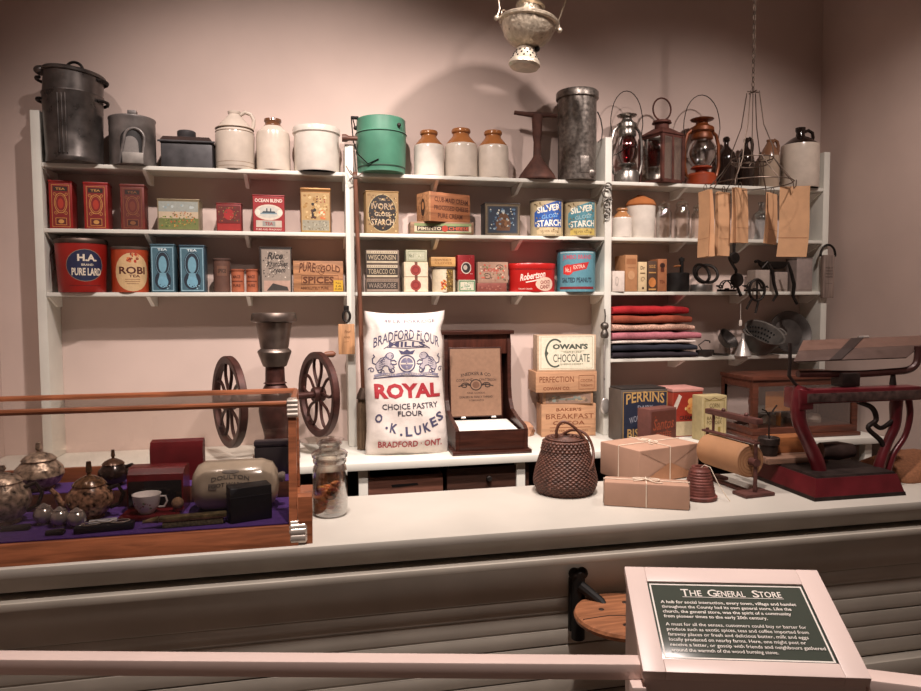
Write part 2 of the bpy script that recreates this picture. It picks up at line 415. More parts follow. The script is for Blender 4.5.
iu0, iu1, iv0, iv1 = .068*SWd/.26, SWd*.86, .033*SHt/.174, SHt*.86
# inner panel corners measured by intersecting photo rays with the sign plane
def onsign(px, py):
    r = ray(px, py); t = (BL-CAM).dot(uz)/r.dot(uz); q = CAM+r*t-BL; return q.dot(ux), q.dot(uy)
c4 = [onsign(*p) for p in ((644.8, 580.3), (805.6, 584.8), (836.3, 663.5), (665.3, 657.8))]
iu0, iu1 = (c4[0][0]+c4[3][0])/2, (c4[1][0]+c4[2][0])/2; iv1, iv0 = (c4[0][1]+c4[1][1])/2, (c4[2][1]+c4[3][1])/2
m = MB(); m.M = off
m.box(0, iu0, 0, SHt, -.02, 0, SG, .002).box(iu1, SWd, 0, SHt, -.02, 0, SG, .002).box(iu0, iu1, 0, iv0, -.02, 0, SG, .002).box(iu0, iu1, iv1, SHt, -.02, 0, SG, .002)
m.build('frame', le)
m = MB(); m.M = off; m.box(iu0, iu1, iv0, iv1, -.012, -.004, mat('#4a5048', 'paint', .16, 0, .05, 5), .0005); pn = m.build('panel', le)
pw, ph = iu1-iu0, iv1-iv0
k = Marks(pw, ph, lambda u, v, e: off @ Vector(((iu0+iu1)/2+u, iv0+v, -.004+e)))
WH = '#efe9e0'
k.frame(.012, .018, .988, .982, .010, WH)
k.text('T', .232, .862, .05, .1, WH, .01); k.text('HE', .3, .855, .075, .082, WH, .01)
k.text('G', .405, .862, .06, .1, WH, .01); k.text('ENERAL', .525, .855, .175, .082, WH, .01)
k.text('S', .680, .862, .042, .1, WH, .01); k.text('TORE', .77, .855, .14, .082, WH, .01)
k.rect(.21, .797, .845, .803, WH)
LN = ['A hub for social interaction, every town, village and hamlet', 'throughout the County had its own general store. Like the', 'church, the general store, was the spirit of a community', 'from pioneer times to the early 20th century.', None,
      'A must for all the senses, customers could buy or barter for', 'produce such as exotic spices, teas and coffee imported from', 'faraway places or fresh and delicious butter, milk and eggs', 'locally produced on nearby farms. Here, one might post or', 'receive a letter, or gossip with friends and neighbours gathered', 'around the warmth of the wood burning stove.']
b = .72
for t in LN:
    if t: w = .0145*len(t)*.97; k.text(t, .062+w/2, b, w, .052, WH, .015 if b > .45 else .005)
    b -= .064 if t else .04
k.done(le, 'lettering')
m = MB()
lp = [off @ Vector(p) for p in ((.004, .004, -.02), (SWd-.004, .004, -.02), (SWd-.004, SHt-.004, -.02), (.004, SHt-.004, -.02))]
vs = lp+[Vector((p.x, p.y, .001)) for p in lp]
m.add(vs, [(0, 1, 2, 3), (7, 6, 5, 4)]+[(i, (i+1) % 4, 4+(i+1) % 4, 4+i) for i in range(4)], SG)
m.build('pedestal', le, 20)
A, B = Vector((.748, -2.357, .95)), Vector((.815, -2.392, .95)); d = (B-A).normalized(); A = A-d*.012; a = math.atan2(d.y, d.x)
rb = thing('barrier_rail', 'pale pink painted barrier rail running right from the information lectern', 'railing', (A.x, A.y, 0), a)
MB().box(0, .9, -.04, 0, .905, .945, RAIL, .003).build('rail', rb)
MB().box(.84, .88, -.04, 0, .001, .904, RAIL, .004).build('post', rb)

# ------------------------------------------------------------------ hanging oil lamp
LX, LY = .703, -.6
lamp = thing('hanging_oil_lamp', 'embossed silver hanging oil lamp with pierced base hung from the ceiling', 'lamp', (LX-.012, LY, 2.486))
SV = mat('#c4b8a6', 'metal', .3, .6, .15, 26, .12)
SVE = mat('#b8ab98', 'metal', .30, .6, .18, 70, 1.0)
tilt = RY(.11)
m = MB(); m.M = tilt
emb = lambda a, z: 1+(.012*math.sin(14*a)*math.sin(90*z)+.010*math.cos(21*a+60*z) if .09 < z < .17 else 0)
m.lathe([(.03, .076), (.045, .082), (.072, .10), (.092, .125), (.104, .15), (.108, .168), (.118, .172), (.120, .180), (.112, .187), (.085, .197), (.062, .203), (.05, .205), (.05, .235), (.058, .24), (.055, .247), (0, .247)], SVE, 84, None, 0, 2*PI, emb)
m.build('font', lamp)
m = MB(); m.M = tilt
m.lathe([(.0, .0), (.03, -.004), (.055, .0), (.063, .010), (.061, .022), (.057, .026), (.041, .058), (.038, .072), (.03, .08)], SV, 40)
for i in range(13):
    for j in range(3):
        a = 2*PI*(i+.5*(j % 2))/13; z = .034+.013*j; r = .0570-(z-.026)*.50
        m.ball((r*math.cos(a), r*math.sin(a), z), .0042, mat('#1a1512', 'paint', .8), 8)
m.build('pierced_base', lamp)
m = MB(); m.M = tilt
m.ball((.04, -.02, .075), .011, mat('#1a1512', 'paint', .6)); m.build('filler_knob', lamp)
m = MB(); m.M = tilt
for sx in (-1, 1):
    m.ball((sx*.13, 0, .172), .011, SV); m.tube([(sx*.105, 0, .18), (sx*.13, 0, .172), (sx*.122, 0, .21), (sx*.135, 0, .26), (sx*.155, 0, .33), (sx*.15, 0, .40), (sx*.10, 0, .62), (0, 0, .74)], .0035, SV, 8)
m.tube(arcpts((-.105, -.0, .195), .008, .014, 0, 2*PI, 12), .0018, SV, 6, True)
m.build('bail', lamp)
m = MB(); m.M = tilt
m.lathe([(.27, .411), (.27, .415), (.22, .47), (.13, .54), (.06, .56), (.055, .556), (.125, .535), (.215, .464)], glaze('#e4ddd0'), 48, cap=False); m.build('shade', lamp)
m = MB(); m.M = tilt; m.lathe([(.03, .247), (.042, .27), (.045, .30), (.03, .36), (.026, .5), (.024, .5), (.028, .36), (.043, .30), (.04, .27), (.028, .249)], glass(), 24, cap=False); m.build('chimney', lamp)
MB().tube([(.08, 0, .735), (.08, 0, 1.313)], .005, SV, 8).build('hanger', lamp)
# ================================================================== TOP SHELF
def R_(x0, x1, y, Y): A, B = atY(x0, y, Y), atY(x1, y, Y); return (A.x+B.x)/2, (B.x-A.x)/2
def hz(x, y, Y, Z, r=0): return atY(x, y, Y-r if y < 300 else Y+r).z-Z
GREYTIN = mat('#625c59', 'metal', .28, .65, .3, 16, .08)
# big boiler with steamer and lid
x, r = R_(42, 102, 120, .018); Y = .163-r*1.07; h1 = hz(70, 88, Y, Z1, r); h2 = hz(70, 69, Y, Z1, r)
t = thing('steamer_pot', 'tall dark tin boiler with a steamer top and tilted handled lid on top shelf', 'pot', (x, Y, Z1+.0005))
m = MB(); m.lathe([(r*.93, 0), (r*.95, .004), (r*.95, .02), (r*.94, .024), (r, h1-.012), (r*1.03, h1-.004), (r*1.02, h1), (r*.95, h1)], GREYTIN, 48)
for q in (-.12, .02, .14): m.tube([(r*.965*math.sin(q-.1), -r*.975*math.cos(q-.1)-.001, .03), (r*1.0*math.sin(q-.1), -r*1.0*math.cos(q-.1), h1-.02)], .003, GREYTIN, 6)
m.build('boiler', t)
Mt = T(0, 0, h1) @ RY(.10)
m = MB(); m.lathe([(r*.98, -.012), (r*.98, .0), (r*.99, h2-h1), (r*1.0, h2-h1)], GREYTIN, 48, Mt); m.build('steamer', t)
m = MB(); m.lathe([(r*1.0, h2-h1), (r*1.05, h2-h1+.003), (r*1.06, h2-h1+.012), (r*1.02, h2-h1+.018), (r*.9, h2-h1+.02), (r*.5, h2-h1+.032), (0, h2-h1+.036)], GREYTIN, 48, Mt); m.ball((-r*1.03, -.02, h2-h1+.004), .03, GREYTIN, 16, (1, 1, .7), Mt); ld = m.build('lid', t)
MB().tube(arcpts((0, 0, h2-h1+.03), .034, .036, 0, PI, 10), .006, iron('#2a2624'), 8, M=Mt).build('lid_handle', ld)
for sx in (-1, 1):
    for zz in (h1-.03, h2-.02): MB().tube(smooth([(sx*r*.94, -.05, zz), (sx*(r+.010), -.035, zz+.003), (sx*(r+.020), .0, zz+.004), (sx*(r+.010), .035, zz+.003), (sx*r*.94, .05, zz)]), .007, iron('#2a2624'), 8).build('side_handle', t)
# grey tin with arch
x, r = R_(109, 156, 140, .06); h = hz(130, 114, .06, Z1, r); Y = .06
t = thing('tin_canister', 'grey tin canister with an arched recess in its front between boiler and flask', 'canister', (x, Y, Z1+.0005))
GT = mat('#7d7774', 'metal', .42, .45, .35, 12, .05)
MB().lathe([(r*.96, 0), (r*.98, .004), (r*.98, h-.012), (r*1.01, h-.006), (r*1.0, h), (r*.9, h+.004), (0, h+.01)], GT, 40).build('body', t)
ph = seen(x, Y)*.6-.05
k = Marks(2*r, h, wrap(r*.98, 0, ph), 1)
k.poly([(.30, .02), (.76, .02)]+[(.53+.23*math.cos(PI*i/12), .48+.22*math.sin(PI*i/12)) for i in range(13)], '#1b1817'); k.mb.f and None
k.poly([(.34, .02), (.70, .02)]+[(.52+.16*math.cos(PI*i/12), .40+.16*math.sin(PI*i/12)) for i in range(13)], '#7d7773'); k.done(t, 'arched_recess')
m = MB(); m.M = RZ(ph); m.tube([(-.22*2*r, -r*.96, .0)]+[(.02+.23*2*r*math.cos(PI-PI*i/12)*.9, -r*.99, .5*h+.22*h*math.sin(PI*i/12)) for i in range(13)]+[(.24*2*r, -r*.96, 0)], .006, GT, 8); m.box(-.03, .055, -r*1.04, -r*.9, .001, .048, mat('#8d8781', 'metal', .5, .6, .2, 20)); m.build('arch_rim', t)
m = MB(); m.box(-.008, .028, -.05, -.015, h+.006, h+.03, GT, .004); m.build('knob', t)
# dark rectangular flask tin
xc, w, _ = boxspec(160, 212, 136, Z1, .03); h = hz(185, 137, .03, Z1)
t = thing('tin_flask', 'dark rectangular tin flask with rusty lid and wide screw cap on top shelf', 'tin', (xc, .09, Z1+.0005))
DT = mat('#4c4a4c', 'metal', .45, .4, .3, 14, .05)
MB().box(-w/2, w/2, -.06, .06, 0, h*.86, DT, .008).build('body', t)
m = MB(); m.prism([(-w/2-.006, h*.84), (w/2+.006, h*.84), (w/2-.012, h), (-w/2+.012, h)], 'y', -.066, .066, mat('#3f2d28', 'metal', .6, .5, .3, 14, .05)); m.tube([(-w/2-.01, -.066, h*.85), (w/2+.012, -.066, h*.85)], .005, DT); m.build('lid', t, 20)
MB().lathe([(.036, h-.002), (.038, h), (.038, h+.012), (.040, h+.015), (.040, h+.034), (.036, h+.038), (0, h+.036)], DT, 28, T(-.008, 0, 0)).build('screw_cap', t)
# stoneware
CREAM = glaze('#c9bcae'); CREAM2 = glaze('#d6cdc2'); BROWNG = glaze('#6e4a33', .15); RUST = glaze('#9a6238', .16); BLK = glaze('#241a16', .1)
def crock(name, label, x0, x1, yt, Z, Y, prof, seams, group=None, cat='jar', handle=None, handlem=None, ym=None):
    """prof: (radius fraction, height fraction, material)"""
    x, r = R_(x0, x1, ym or (yt+20), Y); h = hz((x0+x1)/2, yt, Y, Z, r*.4)
    t = thing(name, label, cat, (x, Y, Z+.0005), 0, group)
    m = MB(); i = 0
    while i < len(prof)-1:
        j = i; q = [prof[i]]
        while j < len(prof)-1 and prof[j+1][2] is prof[i][2]: j += 1; q.append(prof[j])
        if j < len(prof)-1: q.append(prof[j+1])
        v0 = len(m.f); pr = [(a*r, b*h) for a, b, _ in q]
        n = 40; vs = [(rr*math.cos(2*PI*s_/n), rr*math.sin(2*PI*s_/n), zz) for rr, zz in pr for s_ in range(n)]
        fs = [(a*n+s_, a*n+(s_+1) % n, (a+1)*n+(s_+1) % n, (a+1)*n+s_) for a in range(len(pr)-1) for s_ in range(n)]
        m.add(vs, fs, prof[i][2]); i = j if j > i else i+1
        if j == len(prof)-1: break
    m.lathe([(0, 0), (prof[0][0]*r, prof[0][1]*h)], prof[0][2], 40)
    if seams: 
        for zf in seams: m.lathe([(r*1.001, zf*h-.0015), (r*1.006, zf*h), (r*1.001, zf*h+.0015)], mat('#8d7a68', 'glaze', .4), 40)
    m.build('body', t)
    if handle:
        pts, rad = handle(r, h); MB().tube(pts, rad, handlem or prof[-1][2], 10).build('handle', t)
    return t
def jugprof(a, b): return [(.96, 0, a), (1, .02, a), (1, .60, a), (.97, .66, b), (.72, .80, b), (.36, .92, b), (.30, .95, b), (.34, .97, b), (.34, 1.0, b), (.22, 1.0, b), (.20, .9, b), (0, .88, b)]
def jarprof(a, b, neck=.52): return [(.95, 0, a), (1, .02, a), (1, .62, a), (.97, .68, b), (neck+.10, .82, b), (neck, .86, b), (neck-.02, .90, b), (neck+.06, .93, b), (neck+.07, .97, b), (neck+.02, 1, b), (neck-.1, .99, b), (neck-.12, .85, b), (0, .84, b)]
def ear(ph, k0=.36, k1=.86, z0=.93, z1=.68, out=1.05):
    def f(r, h):
        c, s = math.cos(ph), math.sin(ph)
        P = [(.3, .95), (.55, 1.0), (.85, .97), (1.0, .88), (.98, .79), (.88, .70)]
        return [(a*r*c, a*r*s, b*h) for a, b in P], .009
    return f
crock('stoneware_jug', 'cream stoneware jug with ringed shoulder and ear handle beside brown-rimmed jar', 215, 254, 110, Z1, .075, jugprof(CREAM, CREAM), (.70, .64, .12, .05), cat='jug', handle=ear(0))
crock('stoneware_jar', 'cream stoneware jar with a brown glazed rim left of the open crock', 256, 290, 118, Z1, .07, [(.95, 0, CREAM), (1, .02, CREAM), (1, .66, CREAM), (.95, .74, CREAM), (.55, .86, BROWNG), (.46, .90, BROWNG), (.46, .93, BROWNG), (.52, .96, BROWNG), (.5, 1, BROWNG), (.36, .99, BROWNG), (.34, .86, BROWNG), (0, .85, BROWNG)], None)
crock('stoneware_crock', 'wide straight-sided cream crock with rolled rim left of the green pail', 293, 340, 127, Z1, .055, [(.93, 0, CREAM2), (.96, .03, CREAM2), (.96, .84, CREAM2), (1.02, .87, CREAM2), (1.02, .96, CREAM2), (.99, 1, CREAM2), (.88, .99, CREAM2), (.86, .1, CREAM2), (0, .09, CREAM2)], None, cat='crock')
for (a, b, yt, lb, g) in ((414, 444, 130, 'stoneware jar with brown shoulder next to the green pail', CREAM2), (445, 477, 128, 'stoneware jar with brown shoulder, middle of the three matching jars', CREAM), (478, 508, 130, 'stoneware jar with brown shoulder next to the rusty plunger tool', CREAM)):
    crock('stoneware_jar', lb, a, b, yt, Z1, .075, jarprof(g, RUST), None, 'brown-shouldered stoneware jars on the top shelf')
# green pail
x, r = R_(356, 406, 145, .04); Y = .06; h = hz(381, 115, Y, Z1, r); GREEN = mat('#4b8069', 'enamel', .4, 0, .14, 10, .04)
t = thing('green_pail', 'green painted tin pail with lid and wire bail on top shelf', 'pail', (x, Y-.02, Z1+.0005))
m = MB(); m.lathe([(r*.90, .0), (r*.94, .004), (r*.94, .025), (r*.96, .03), (r, h*.72), (r*.98, h*.725)], GREEN, 44); m.lathe([(r*.955, .024), (r*.965, .028), (r*.957, .032)], mat('#1d3a2b'), 44); m.build('body', t)
m = MB(); m.lathe([(r*1.0, h*.72), (r*1.02, h*.725), (r*1.0, h*.745), (r*.985, h*.75), (r*.97, h-.004), (r*.94, h), (0, h+.002)], GREEN, 44); m.lathe([(r*1.018, h*.718), (r*1.03, h*.725), (r*1.018, h*.732)], mat('#1d3a2b'), 44); m.cyl(.012, h, h+.008, GREEN, 14); m.build('lid', t)
m = MB()
for sx, ya in ((-1, 0), (.62, -.80)): m.ball((sx*r*1.01, ya*r*1.01, h*.84), .01, iron(), 10)
m.tube([(-r*1.03, 0, h*.86), (-r*1.12, -.01, h*1.0), (-r*1.18, -.02, h*.98), (-r*1.12, -.04, h*.55), (-r*.95, -.07, h*.3), (-r*.6, -.10, h*.12), (-r*.2, -.115, h*.2)], .003, iron('#1d1a19'), 6); m.box(-r*1.2, -r*.9, -.03, -.01, h*.98, h*1.03, iron('#1d1a19')); m.build('bail', t)
# rusty plunger
x, r = R_(519, 555, 172, .06); h = hz(535, 113, .06, Z1); RU = mat('#54342a', 'rust', .75, .2, .3, 20, .2)
t = thing('plunger_tool', 'rusty iron plunger with cone base and T shaped handle beside the tall can', 'tool', (x, .06, Z1+.0005))
MB().lathe([(r, 0), (r*1.02, .006), (r*.9, .03), (r*.3, .105), (.020, .12), (.018, .19), (.022, .215), (.028, h-.012), (0, h-.01)], RU, 32).build('cone', t)
MB().tube([(-.115, .01, h-.001), (-.05, .003, h-.008), (0, 0, h-.010), (.05, -.003, h-.008), (.098, -.01, h-.012)], [.010, .012, .016, .012, .010], RU, 10).build('handle', t)
# tall can
x, r = R_(558, 596, 130, .05); h = hz(578, 86, .05, Z1, r); TC = mat('#857d76', 'metal', .32, .65, .3, 60, .15)
t = thing('tall_can', 'tall mottled tin can with overhanging lid and wire side handle', 'can', (x, .05, Z1+.0005))
m = MB(); m.lathe([(r*.94, 0), (r*.95, .004), (r*.95, h-.02), (r*.94, h-.02)], TC, 40); m.box(-.02, .025, -r*.975, -r*.93, .03, .11, TC, .002); m.ball((.045, -r*.9, .03), .02, TC, 12, (1, .4, 1)); m.build('body', t)
m = MB(); m.lathe([(r*.98, h-.04), (r*1.05, h-.036), (r*1.05, h-.008), (r*1.0, h), (r*.6, h+.012), (0, h+.016)], TC, 40); m.tube(arcpts((0, 0, h+.01), .02, .014, 0, PI, 8), .004, TC, 6); m.build('lid', t)
MB().tube([(r*.95, -.03, h*.78), (r*1.12, -.03, h*.70), (r*1.22, -.03, h*.58), (r*1.18, -.03, h*.48), (r*1.0, -.03, h*.44)], .003, iron(), 6).build('bail', t)
# ---------------------------------------------------------------- lanterns
def lantern(label, x0, x1, yt, ybail, top, globe, base, Y=.07, bulge=1.0):
    x, r = R_(x0, x1, 150, Y); h = hz((x0+x1)/2, yt, Y, Z1); hb = hz((x0+x1)/2, ybail, Y, Z1)
    t = thing('lantern', label, 'lantern', (x, Y, Z1+.0005))
    m = MB(); m.lathe([(r*.70, 0), (r*.74, .004), (r*.74, h*.15), (r*.66, h*.18), (r*.3, h*.2), (r*.3, h*.24), (r*.55, h*.26), (r*.5, h*.28), (0, h*.28)], base, 32); m.build('fuel_tank', t)
    g = bulge; m = MB(); m.lathe([(r*.42, h*.27), (r*.62*g, h*.38), (r*.68*g, h*.47), (r*.60*g, h*.58), (r*.44, h*.68), (r*.40, h*.68), (r*.56*g, h*.58), (r*.64*g, h*.47), (r*.58*g, h*.38), (r*.39, h*.27)], globe, 32); m.build('globe', t)
    m = MB(); m.lathe([(r*.5, h*.66), (r*.56, h*.68), (r*.56, h*.72), (r*.5, h*.76), (r*.62, h*.79), (r*.60, h*.84), (r*.36, h*.88), (r*.30, h*.90), (r*.30, h*.93), (r*.56, h*.95), (r*.6, h*.965), (r*.3, h*.99), (0, h*1.0)], top, 32); m.build('chimney_cap', t)
    for sx in (-1, 1): MB().tube([(sx*r*.6, 0, h*.10), (sx*r*.86, 0, h*.16), (sx*r*.98, 0, h*.3), (sx*r*.96, 0, h*.6), (sx*r*.82, 0, h*.74), (sx*r*.58, 0, h*.80)], r*.09, top, 8).build('side_tube', t)
    m = MB()
    for f in (-1, 1): m.tube([(-r*.75, f*.02, h*.40), (-r*.2, f*r*.72*g, h*.5), (r*.2, f*r*.72*g, h*.5), (r*.75, f*.02, h*.58)], .0018, iron(), 6)
    m.build('globe_guard', t)
    w = r*1.06
    MB().tube([(-r*.95, 0, h*.70)]+[(w*math.cos(PI-PI*i/14)*(1 if 2 < i < 12 else .98), 0, h*.84+(hb-h*.84)*math.sin(PI*i/14)) for i in range(15)]+[(r*.95, 0, h*.70)], .0022, iron('#2a2422'), 6).build('bail', t)
    return t
SILV = mat('#9a948e', 'metal', .25, .9, .2, 12, .05)
lantern('silver barn lantern with a dark red globe and wire bail', 611, 642, 113, 91, SILV, glass('#d88c94', .95), SILV)
lantern('dark barn lantern with bulbous clear globe, amber collar and orange tank', 684, 719, 117, 95, mat('#7a3f1c', 'metal', .4, .3, .35, 12), glass('#eaeaea', .96), mat('#8f3818', 'enamel', .4, 0, .15, 12), bulge=1.12)
# square rust lantern
x, r = R_(642, 678, 150, .07); h = hz(660, 117, .07, Z1); hb = hz(660, 99, .07, Z1); RL = mat('#5e352c', 'rust', .7, .3, .3, 22, .15)
t = thing('lantern', 'rusty square lantern with four glass panes and a ring handle', 'lantern', (x, .055, Z1+.0005), .35)
q = r*.74; hs = h*.70
m = MB(); m.box(-q, q, -q, q, 0, .018, RL, .003).box(-q, q, -q, q, hs-.015, hs, RL, .003)
for sx in (-1, 1):
    for sy in (-1, 1): m.box(sx*q-.008, sx*q+.008, sy*q-.008, sy*q+.008, .01, hs-.005, RL, .002)
m.box(-.006, .006, -q-.004, -q+.002, .015, hs-.01, RL, .001); m.box(q-.002, q+.004, -.006, .006, .015, hs-.01, RL, .001); m.build('frame', t)
for a in range(4): MB().box(-q+.008, q-.008, -q-.001, -q+.001, .018, hs-.015, glass('#f8f4ee', .98), 0, RZ(a*PI/2)).build('pane', t)
MB().lathe([(q*1.5, 0), (q*1.5, .006), (.042, hs*.17), (0, hs*.17)], RL, 4, T(0, 0, hs) @ RZ(PI/4)).build('roof', t, 20)
MB().lathe([(.036, 0), (.036, .04), (.05, .042), (.045, .054), (.0, .066)], RL, 24, T(0, 0, hs+.025)).build('chimney', t)
zr_ = (hb-hs-.083)/2; zc = hs+.083+zr_
MB().tube(arcpts((0, 0, zc), .05, zr_, 0, 2*PI, 24), .0045, RL, 8, True, RZ(-.35)).build('ring_handle', t)
MB().cyl(.014, .019, .10, mat('#d9cdb8', 'wax', .5), 14).build('candle', t)
# bottles and jugs at right end
def bottle(label, x0, x1, yt, Z, Y, prof, m_, cat='jug', name='jug', handle=None, seg=32, hm=None):
    x, r = R_(x0, x1, yt+25, Y); h = hz((x0+x1)/2, yt, Y, Z); t = thing(name, label, cat, (x, Y, Z+.0005))
    MB().lathe([(a*r, b*h) for a, b in prof], m_, seg).build('body', t)
    if handle: 
        p, rad = handle(r, h); MB().tube(p, rad, hm or m_, 10).build('handle', t)
    return t
P1 = [(0, 0), (.96, 0), (1, .03), (1, .55), (.85, .68), (.4, .78), (.25, .82), (.23, .9), (.34, .92), (.34, .97), (.2, 1), (0, 1)]
bottle('glossy black jug with narrow neck beside the orange based lantern', 717, 735, 137, Z1, .115, P1, BLK)
bottle('glossy black jug with ear handle behind the wire bag rack', 739, 753, 138, Z1, .085, P1, BLK, handle=ear(.2))
crock('stoneware_jug', 'tan shouldered stoneware jug behind the chain of the wire rack', 761, 778, 139, Z1, .08, jugprof(glaze('#a08d7b'), glaze('#7a5640')), None, cat='jug', handle=ear(0))
crock('stoneware_jug', 'large cream stoneware jug with black top and handle at right end', 784, 816, 126, Z1, .048, [(.96, 0, CREAM), (1, .02, CREAM), (1, .66, CREAM), (.97, .71, BLK), (.5, .82, BLK), (.24, .86, BLK), (.21, .92, BLK), (.26, .95, BLK), (.26, 1, BLK), (.12, 1, BLK), (0, .97, BLK)], None, cat='jug', handle=lambda r, h: ([(.2*r, 0, .93*h), (.5*r, 0, .965*h), (.75*r, 0, .93*h), (.8*r, 0, .85*h), (.72*r, 0, .76*h)], .009), handlem=BLK)
# broom tied to the post, peg on top
pz = atY(350, 138, -.02)
t = thing('corn_broom', 'corn broom with long brown handle tied upright against the shelf post', 'broom', (atY(356, 180, -.03).x, -.03, 0))
bx = t.location.x
def rel(px, py, Y): q = atY(px, py, Y); return (q.x-bx, Y+.03, q.z)
MB().tube([rel(355, 172, -.03), rel(358, 250, -.04), rel(361, 330, -.06), rel(363.5, 396, -.075)], .0105, wood('#6d4330', z=True), 10).build('handle', t)
m = MB(); a = Vector(rel(363.5, 392, -.075)); b = Vector(rel(364, 447, -.075)); zb = ZB+.002
m.lathe([(.016, 0), (.03, -.03), (.034, -.05)], iron('#5a4a40'), 16, T(a.x, a.y, a.z+.02)); 
rg = random.Random(3)
for i in range(120):
    an = rg.random()*2*PI; q = math.sqrt(rg.random())
    p0 = (a.x+.026*q*math.cos(an), a.y+.02*q*math.sin(an), a.z-.01); p1 = (a.x+.034*q*math.cos(an)+rg.uniform(-.003, .003), a.y+.026*q*math.sin(an), zb+rg.uniform(0, .006))
    m.tube([p0, ((p0[0]+p1[0])/2+.004*math.cos(an), (p0[1]+p1[1])/2, (p0[2]+p1[2])/2), p1], .0022, mat('#6a5540', 'straw', .8, 0, .2, 20), 4)
m.build('bristles', t)
m = MB(); c = Vector(rel(355, 177, -.035))
for dx, dz in ((-.04, .05), (.035, .02), (-.03, -.02), (.03, -.012), (-.02, .03)): m.tube([c, (c.x+dx*.5, c.y-.006, c.z+dz*.25), (c.x+dx, c.y+.004, c.z+dz)], .0025, mat('#6b5a50', 'twine', .9), 6)
m.ball(c, .012, mat('#6b5a50', 'twine', .9), 10); m.build('tie_cord', t)
A = atY(342, 138, -.02); B = atY(358, 138, -.02)
t = tag(MB().tube([(0, 0, 0), (.018, 0, 0), (.03, 0, 0), (.07, 0, 0)], [.017, .018, .011, .010], wood('#5d3a2c'), 14).build('wooden_peg'), 'turned brown wooden peg on the shelf post beside the green pail', 'peg')
t.location = (A.x, -.021, A.z)

# ================================================================== SECOND SHELF
GOLD, CRM, BLKI, REDI = '#b08a4a', '#d8c7a0', '#1d1713', '#8f1d1a'
def redtea(k, dark=False):
    g = '#7a4a2a' if dark else '#c08a4a'
    k.rect(.10, .03, .90, .97, '#7a1714' if not dark else '#5a1f18')
    k.frame(.12, .04, .88, .96, .02, g)
    k.rect(.2, .82, .8, .92, '#2a1a12'); k.text('TEA', .5, .87, .4, .05, g, .02)
    k.ring(.5, .56, .28, .22, .03, g, 30); k.ring(.5, .56, .22, .18, .02, g, 30); k.ell(.5, .55, .12, .11, '#a8321f' if not dark else '#6b3020')
    k.scroll([spiral(.3, .34, .1, 0, 1.3, asp=.5), spiral(.7, .34, .1, PI, -1.3, asp=.5), spiral(.26, .76, .09, 0, -1.2, asp=.5), spiral(.74, .76, .09, PI, 1.2, asp=.5)], .02, g)
    k.frame(.26, .08, .74, .24, .025, g); k.rect(.3, .1, .7, .22, '#5a1512' if not dark else '#3a1812'); k.ell(.5, .16, .12, .045, g)
RT_ = mat('#8e1f1b', 'tin', .4, .1, .15, 15); RTD = mat('#6b2a22', 'tin', .5, .1, .25, 15)
tinbox('tea_tin', 'tall red tea tin with gilt scrollwork, nearest the left shelf post', 'tin', 47, 70, 180, Z2, RT_, .02, .10, .1, .012, redtea, 'red tea tins on the second shelf')
tinbox('tea_tin', 'tall red tea tin with gilt scrollwork, second from the left post', 'tin', 82, 106, 182, Z2, RT_, .02, .10, .08, .012, redtea, 'red tea tins on the second shelf')
tinbox('tea_tin', 'tall dull brownish red tin with worn print beside the garden scene tin', 'tin', 119, 143, 184, Z2, RTD, .02, .10, .06, .012, lambda k: redtea(k, True), 'red tea tins on the second shelf')
def garden(k):
    k.rect(.03, .04, .97, .96, '#93978f'); k.rect(.03, .04, .97, .45, '#6a703f'); k.rect(.03, .4, .97, .62, '#b9a68c')
    k.speckle(.05, .08, .95, .5, 70, ['#5d6a2f', '#8a9048', '#a8552f', '#c08a3c', '#445a2a'], .03, 4)
    k.speckle(.25, .42, .85, .66, 24, ['#7a4a2c', '#b06a44', '#c9b08a', '#6a6a3a'], .028, 8); k.speckle(.05, .66, .95, .92, 8, ['#aeb6b4', '#8a9a9c'], .05, 5)
    k.frame(.0, .0, 1, 1, .018, '#7a6a50')
tinbox('biscuit_tin', 'low tin printed with a garden scene under a pale sky', 'tin', 157, 199, 199, Z2, mat('#8a7d62', 'tin', .4, .3), .02, .10, 0, .006, garden)
tinbox('spice_tin', 'small dark red tin with gilt floral print on second shelf', 'tin', 216, 241, 203, Z2, mat('#7a1c1a', 'tin', .45, .1), .02, .08, 0, .005, lambda k: (k.rect(.04, .3, .96, .94, '#5f1a16'), k.speckle(.06, .34, .94, .94, 40, ['#8a6a3a', '#3a4a2a', '#a04a2c'], .04, 3), k.ell(.5, .62, .2, .2, '#9a2020'), k.rect(.04, .04, .96, .28, '#92221d')))
def ocean(k):
    k.rect(.02, .02, .98, .98, '#8f1f22'); k.text('OCEAN BLEND', .5, .88, .86, .1, '#e0d2c4', .02)
    k.ell(.5, .55, .44, .22, '#cbbfae'); k.ell(.5, .56, .36, .17, '#b9b6ac'); k.rect(.2, .5, .8, .53, '#6c8590'); k.poly([(.28, .53), (.72, .53), (.68, .58), (.33, .58)], '#34424a'); k.rect(.42, .58, .46, .66, '#34424a'); k.rect(.54, .58, .58, .66, '#34424a')
    k.ell(.16, .54, .08, .08, '#d8cdbd'); k.ell(.84, .54, .08, .08, '#d8cdbd')
    k.rect(.1, .13, .9, .32, '#b8ab9c'); k.rect(.3, .16, .7, .3, '#8a8a84'); k.text('TEA', .5, .23, .25, .09, '#8f1f22', .02); k.text('PURE AND FRAGRANT', .5, .07, .8, .045, '#e0d2c4')
tinbox('tea_tin', 'red and white tea tin with a steamship in a pale oval', 'tin', 252, 284, 195, Z2, mat('#8a2022', 'tin', .4, .1), .02, .10, .03, .006, ocean)
